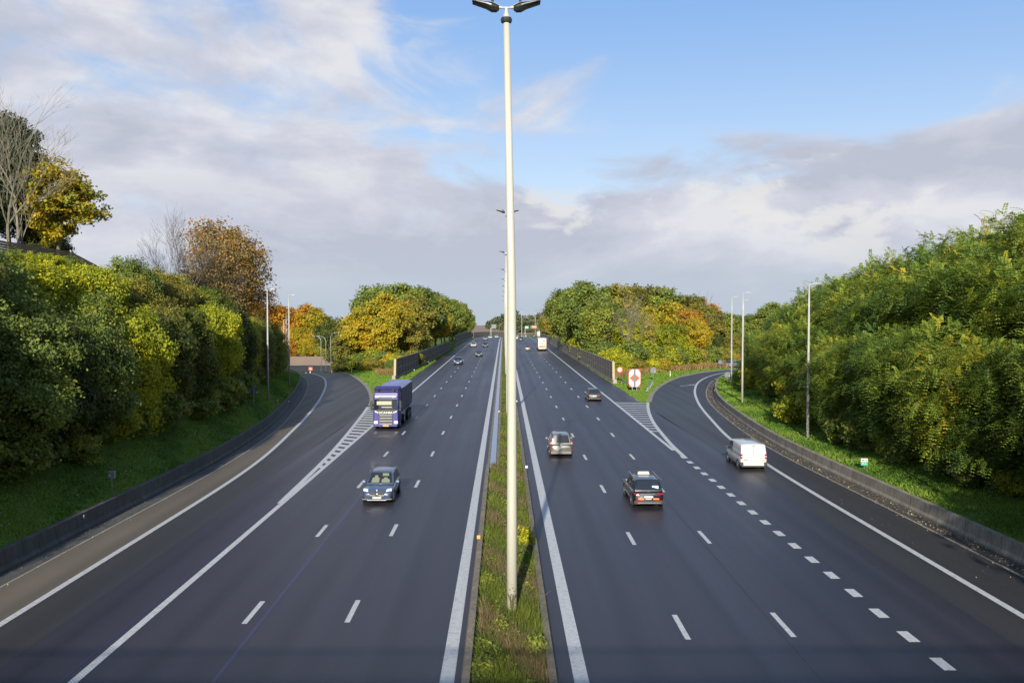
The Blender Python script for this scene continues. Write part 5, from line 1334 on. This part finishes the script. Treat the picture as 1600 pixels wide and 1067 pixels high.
for px, Y, top, lab in [(983, 196, 452, 'bare pale stemmed tree in the middle of the right wood'), (938, 206, 458, 'slim bare tree left of the middle of the right wood'), (995, 199, 462, 'second bare pale stemmed tree in the right wood'), (862, 310, 460, 'bare tree at the left edge of the right wood'), (1095, 240, 452, 'bare twigged tree over the orange trees'), (1028, 196, 505, 'small bare tree in front of the golden trees')]:
    Y = max(Y, 22.5 / abs(px - 787) * F); X = px2(px, Y); g = float(ground(X, Y)); bare_tree(BARE3, X, Y, (CAM_H - (top - 490) * Y / F - g) / 13.5, lab, 'bare trees of the right wood', rz=Y)
# orange wood behind the side road, far left
for px, Y, top, key in [(428, 285, 476, 'orange0'), (445, 300, 470, 'orange1'), (462, 290, 478, 'orange2'), (478, 300, 474, 'orange3'), (492, 290, 480, 'yellow0'), (505, 300, 488, 'molive1'), (515, 285, 498, 'mdark1'), (470, 282, 505, 'yellow1'), (440, 282, 510, 'orange2'), (455, 281, 520, 'orange0'), (488, 281, 512, 'yellow2'), (503, 280, 518, 'molive0'), (410, 290, 470, 'orange1'), (525, 300, 500, 'mid1'), (395, 285, 480, 'orange3'), (500, 279, 530, 'mlime1'), (476, 279, 532, 'yellow3')]:
    X = px2(px, Y); g = float(ground(X, Y)); sc = (CAM_H - (top - 490) * Y / F - g) / 13.0
    lab = {'orange': 'orange autumn tree in the wood behind the brick wall', 'yellow': 'yellow autumn tree in the wood behind the brick wall', 'molive': 'olive tree in the wood behind the brick wall', 'mdark': 'dark green tree at the right of the wood behind the brick wall', 'mid': 'green tree at the right of the wood behind the brick wall', 'mlime': 'small lime green tree right behind the brick wall'}[key[:-1]]
    tree(key, X, Y, max(.5, sc), 'autumn_tree', lab, 'tree', 'autumn trees behind the brick wall')
# shrubs
SH = [(528, 181, .62, 'solive0'), (540, 183, .75, 'shrub1'), (553, 184, .85, 'slime0'), (566, 182, .95, 'shrub0'), (580, 181, .95, 'slime1'), (594, 180, .9, 'shrub1'), (607, 179, .85, 'syellow0'), (620, 178, .8, 'slime0'), (632, 180, .85, 'shrub0'), (645, 186, .9, 'solive1'), (573, 176, .6, 'syellow1'), (612, 173, .55, 'shrub1'), (590, 175, .6, 'solive0')]
for px, Y, sc, key in SH:
    tree(key, px2(px, Y), Y, sc * 1.05, 'shrub', {'so': 'olive brown', 'sh': 'green', 'sl': 'lime green', 'sy': 'yellow'}[key[:2]] + ' shrub in front of the left wood, above the grass island', 'shrub', 'shrubs in front of the left wood', tilt=.05)
SH = [(898, 186, 1.15, 'shrub0'), (912, 180, 1.3, 'slime1'), (930, 178, 1.45, 'shrub1'), (948, 176, 1.4, 'shrub0'), (966, 172, 1.3, 'slime0'), (985, 174, 1.5, 'shrub1'), (1003, 176, 1.5, 'slime1'), (1022, 178, 1.45, 'shrub0'), (1040, 180, 1.3, 'slime0'), (1056, 183, 1.2, 'shrub1'), (1072, 190, 1.2, 'slime1'), (1090, 192, 1.1, 'solive0'), (1108, 194, 1.1, 'shrub0'), (1125, 196, 1.0, 'solive1'), (1140, 198, .9, 'slime0'), (975, 168, .8, 'slime1'), (1000, 169, .75, 'solive0'), (1020, 171, .7, 'slime0'), (950, 168, .7, 'solive1'), (1036, 173, .7, 'syellow1')]
for px, Y, sc, key in SH:
    Y2 = max(Y, 21.3 / (px - 787) * F); sc *= (Y2 / Y) ** .6; Y = Y2
    tree(key, px2(px, Y), Y, sc * .95, 'shrub', {'so': 'olive brown', 'sh': 'green', 'sl': 'lime green', 'sy': 'yellow'}[key[:2]] + ' shrub in the thicket in front of the right wood', 'shrub', 'shrubs in front of the right wood', tilt=.05)
# distant wood round the bend
for px, Y, top in [(772, 900, 496), (781, 880, 490), (790, 900, 487), (800, 880, 484), (810, 900, 485), (820, 880, 492), (830, 900, 488), (840, 880, 489), (850, 900, 487), (862, 880, 486), (786, 830, 502), (806, 840, 497), (826, 850, 497), (846, 850, 494), (875, 880, 480), (767, 930, 503)]:
    X = px2(px, Y); g = float(ground(X, Y)); tree('far%d' % VR.randrange(3), X, Y, max(.6, (CAM_H - (top - 490) * Y / F - g) / 17), 'distant_tree', 'greyish green tree in the distant wood beyond the bend', 'tree', 'trees of the distant wood')
for px, Y, top in [(748, 1000, 510), (757, 1100, 511)]:
    pass

# ---- low growth: median weeds, bank grass, dry grass, leaf litter (stuff)
def blades(C, h, w_, rng, lean=.5):
    n = len(C); a = rng.uniform(0, 2 * PI, n); s = np.stack([np.cos(a), np.sin(a), np.zeros(n)], 1) * (w_ * rng.uniform(.6, 1.3, n))[:, None]
    tip = C + np.stack([rng.normal(0, lean, n) * h, rng.normal(0, lean, n) * h, h * rng.uniform(.6, 1.3, n)], 1)
    V = np.stack([C - s, C + s, tip], 1).reshape(-1, 3); return V, np.arange(n * 3).reshape(-1, 3)
rng = np.random.RandomState(5)
# median: broad leaves low down plus blades
n = 34000
y_ = 24 + 120 * rng.beta(.75, 2.2, n) ; x_ = np.where(y_ < 63.4, rng.uniform(-.84, 1.34, n), rng.uniform(-.28, 1.36, n))
patch = np.sin(x_ * 3.1 + np.sin(y_ * .9) * 2) * np.sin(y_ * 1.3 + x_) * .5 + .5
hgt = .20 + (.08 + .52 * patch ** 2) * rng.uniform(0, 1, n) * np.clip(1.2 - np.abs(x_ - .2) * .45, .4, 1)
C = np.stack([x_, y_, hgt], 1); V, F2 = leaves(C, np.array([[0, -.2, 1.0]]).repeat(n, 0), .055 + .00042 * (y_ - 24), rng, .6, .5)
tn = np.clip(.12 + .38 * (np.sin(y_ * .9 + x_ * 2.3 + 1.5 * np.sin(y_ * .31)) * .5 + .5) + .30 * patch + rng.normal(0, .17, n), 0, 1)
tag(npmesh('median_weeds', V, F2, 'weed', tint=np.repeat(tn, 4)), 'low tangled weeds and grass filling the median strip', 'weeds', None, 'stuff')
n = 26000; y_ = 64 + 330 * rng.uniform(0, 1, n) ** 1.6; x_ = rng.uniform(-.28, 1.36, n)
C = np.stack([x_, y_, np.full(n, .15)], 1); V, F2 = blades(C, .28, .05 + .0006 * (y_ - 60), rng)
V[:, 2] += np.repeat(zbase(y_), 3)
tag(npmesh('median_grass', V, F2, 'weed', tint=np.repeat(rng.uniform(.3, .8, n), 3)), 'grass along the far stretch of the median', 'grass', None, 'stuff')
n = 34000; y_ = 24 + 60 * rng.beta(.8, 1.8, n); x_ = np.where(y_ < 63.4, rng.uniform(-.86, 1.34, n), rng.uniform(-.28, 1.34, n))
V, F2 = blades(np.stack([x_, y_, np.full(n, .17)], 1), .42, .016 + .0004 * (y_ - 24), rng, .45)
tag(npmesh('median_grass', V, F2, 'weed', tint=np.repeat(np.clip(.45 + .35 * np.sin(y_ * .8 + x_ * 2) + rng.normal(0, .2, n), 0, 1), 3)), 'rough tufted grass in the near stretch of the median', 'grass', None, 'stuff')
# individual plants in the median
def clump(name, label, x, y, r, h, n, leaf, m, seed):
    rg = np.random.RandomState(seed); v = unit(rg.normal(0, 1, (n, 3)) + [0, 0, .6]); C = v * [r, r, h] * rg.uniform(.5, 1.1, (n, 1)); C[:, 2] = np.abs(C[:, 2]) + .1
    V, F_ = leaves(C, v + [0, 0, .6], leaf, rg, .5, .4); t = thing(name, label, 'plant', (x, y, .18))
    npmesh('foliage', V, F_, m, t, tint=np.repeat(rg.uniform(.45, 1, n), 4))
    mb = MB()
    for k in range(9): a = k * .7; mb.tube([(0, 0, 0), (math.cos(a) * r * .4, math.sin(a) * r * .4, h * .6), (math.cos(a) * r * .8, math.sin(a) * r * .8, h * .8)], .012, 4, cap=False)
    mb.build('stems', 'bark', t)
clump('fern_plant', 'bright yellow green fern right of the nearest mast', .98, 41.5, .55, .85, 420, .11, 'leaf_lime', 1)
clump('weed_plant', 'green leafy weed against the left median wall', -.65, 35.5, .32, .45, 220, .07, 'leaf_green', 2)
clump('weed_plant', 'small green weed between the left wall and the mast', -.45, 38.8, .35, .30, 120, .05, 'leaf_green', 3)
clump('nettle_plant', 'tall bushy weed at the bottom of the picture left of centre', -.6, 26.6, .45, .6, 380, .07, 'leaf_green', 4)
clump('nettle_plant', 'dark leafy weed at the bottom right of the median', 1.05, 28.2, .45, .6, 380, .07, 'leaf_green', 5)
clump('creeper_plant', 'thin creeper climbing the foot of the nearest mast', .30, 31.75, .20, 1.1, 90, .05, 'weed', 6)
clump('weed_plant', 'low green weed in front of the mast foot', .35, 29.6, .5, .30, 140, .05, 'leaf_green', 8)
# banks
def bank_grass(name, label, side, n, y0, y1, w0, w1, seed, m='blade'):
    rg = np.random.RandomState(seed); y = y0 + (y1 - y0) * rg.uniform(0, 1, n) ** 1.5; o = rg.uniform(w0, w1, n)
    x = (xat(LB, y) - o) if side < 0 else (xat(RB, y) + o)
    z = ground(x, y) + rough_(x, y) - .03
    V, F_ = blades(np.stack([x, y, z], 1), .17, .035 + .0005 * (y - 30), rg, .6)
    tag(npmesh(name, V, F_, m, tint=np.repeat(np.clip(.5 + .3 * np.sin(x * 1.1 + y * .5) + rg.normal(0, .2, n), 0, 1), 3)), label, 'grass', None, 'stuff')
def rough_(x, y): return np.sin(x * 1.7 + y * .6) * np.sin(y * 1.1 - x * .4) * 0.07
bank_grass('bank_grass', 'short grass on the slope behind the left barrier', -1, 60000, 34, 150, .45, 7.5, 1)
bank_grass('bank_grass', 'short grass on the strip behind the right barrier', 1, 42000, 34, 165, .42, 5.0, 2)
def scatter(name, label, x, y, z, h, w_, m, seed, cat='grass'):
    rg = np.random.RandomState(seed); V, F_ = blades(np.stack([x, y, z], 1), h, w_, rg, .4)
    tag(npmesh(name, V, F_, m, tint=np.repeat(rg.uniform(.1, .9, len(x)), 3)), label, cat, None, 'stuff')
n = 14000; y = rng.uniform(109, 182, n); xa = xat(LI, y) + .6; x = xa + (-16.3 - xa) * rng.uniform(0, 1, n); scatter('island_grass', 'bright mown grass of the left island', x, y, zbase(y) + drop(x, y) - .06, .13, .12, 'blade', 3)
n = 16000; y = rng.uniform(112, 182, n); xb = xat(RI, np.minimum(y, 190)) - .6; x = 17.7 + (xb - 17.7) * rng.uniform(0, 1, n); scatter('island_grass', 'bright mown grass of the right island', x, y, zbase(y) - .06, .13, .12, 'blade', 4)
n = 9000; u = rng.uniform(0, 1, n); px = 960 + 190 * u; Y = 156 + 30 * u + rng.normal(0, 1.6, n) + 6 * np.sin(u * PI); scatter('dry_grass', 'tall straw coloured dry grass along the foot of the right thicket', (px - 787) / F * Y, Y, np.full(n, -.06), .85, .10, 'drygrass', 5)
n = 3500; u = rng.uniform(0, 1, n); px = 588 + 40 * u; Y = 168 + rng.normal(0, 2.0, n); scatter('dry_grass', 'straw coloured dry growth at the end of the left noise wall', (px - 787) / F * Y, Y, np.full(n, -.06), .6, .10, 'drygrass', 6)
# weeds behind the kerb in front of the noise walls
n = 5000; y = rng.uniform(150, 300, n); scatter('verge_grass', 'rough grass between kerb and left noise wall', rng.uniform(-18.2, -16.4, n) * 1.0, y, np.full(n, -.05), .35, .10, 'blade', 7)
# fallen leaves
def litter(name, label, x, y, z, s, seed):
    rg = np.random.RandomState(seed); n = len(x); V, F_ = leaves(np.stack([x, y, z + .012 + rg.uniform(0, .03, n)], 1), np.array([[0, 0, 1.0]]).repeat(n, 0), s, rg, .7, .35)
    tag(npmesh(name, V, F_, 'litter', tint=np.repeat(rg.uniform(0, 1, n), 4)), label, 'leaves', None, 'stuff')
n = 3600; y = 32 + 120 * rng.uniform(0, 1, n) ** 1.5; o = -np.abs(rng.normal(.55, .32, n)); litter('fallen_leaves', 'fallen leaves in the gutter of the right barrier', xat(RB, y) + o, y, np.zeros(n), .05, 1)
n = 220; y = 30 + 90 * rng.uniform(0, 1, n) ** 1.3; o = -rng.uniform(.9, 3.4, n); litter('fallen_leaves', 'scattered fallen leaves on the right hard shoulder', xat(RB, y) + o, y, np.zeros(n), .04, 2)
n = 900; y = 32 + 100 * rng.uniform(0, 1, n) ** 1.4; o = np.abs(rng.normal(.3, .5, n)); litter('fallen_leaves', 'scattered fallen leaves along the left gutter', xat(LB, y) + o, y, np.zeros(n), .035, 3)
n = 2600; y = 36 + 70 * rng.uniform(0, 1, n) ** 1.4; o = rng.uniform(1.5, 6, n); x = xat(LB, y) - o; litter('fallen_leaves', 'fallen leaves in the grass under the left bank trees', x, y, ground(x, y) + .10, .05, 4)
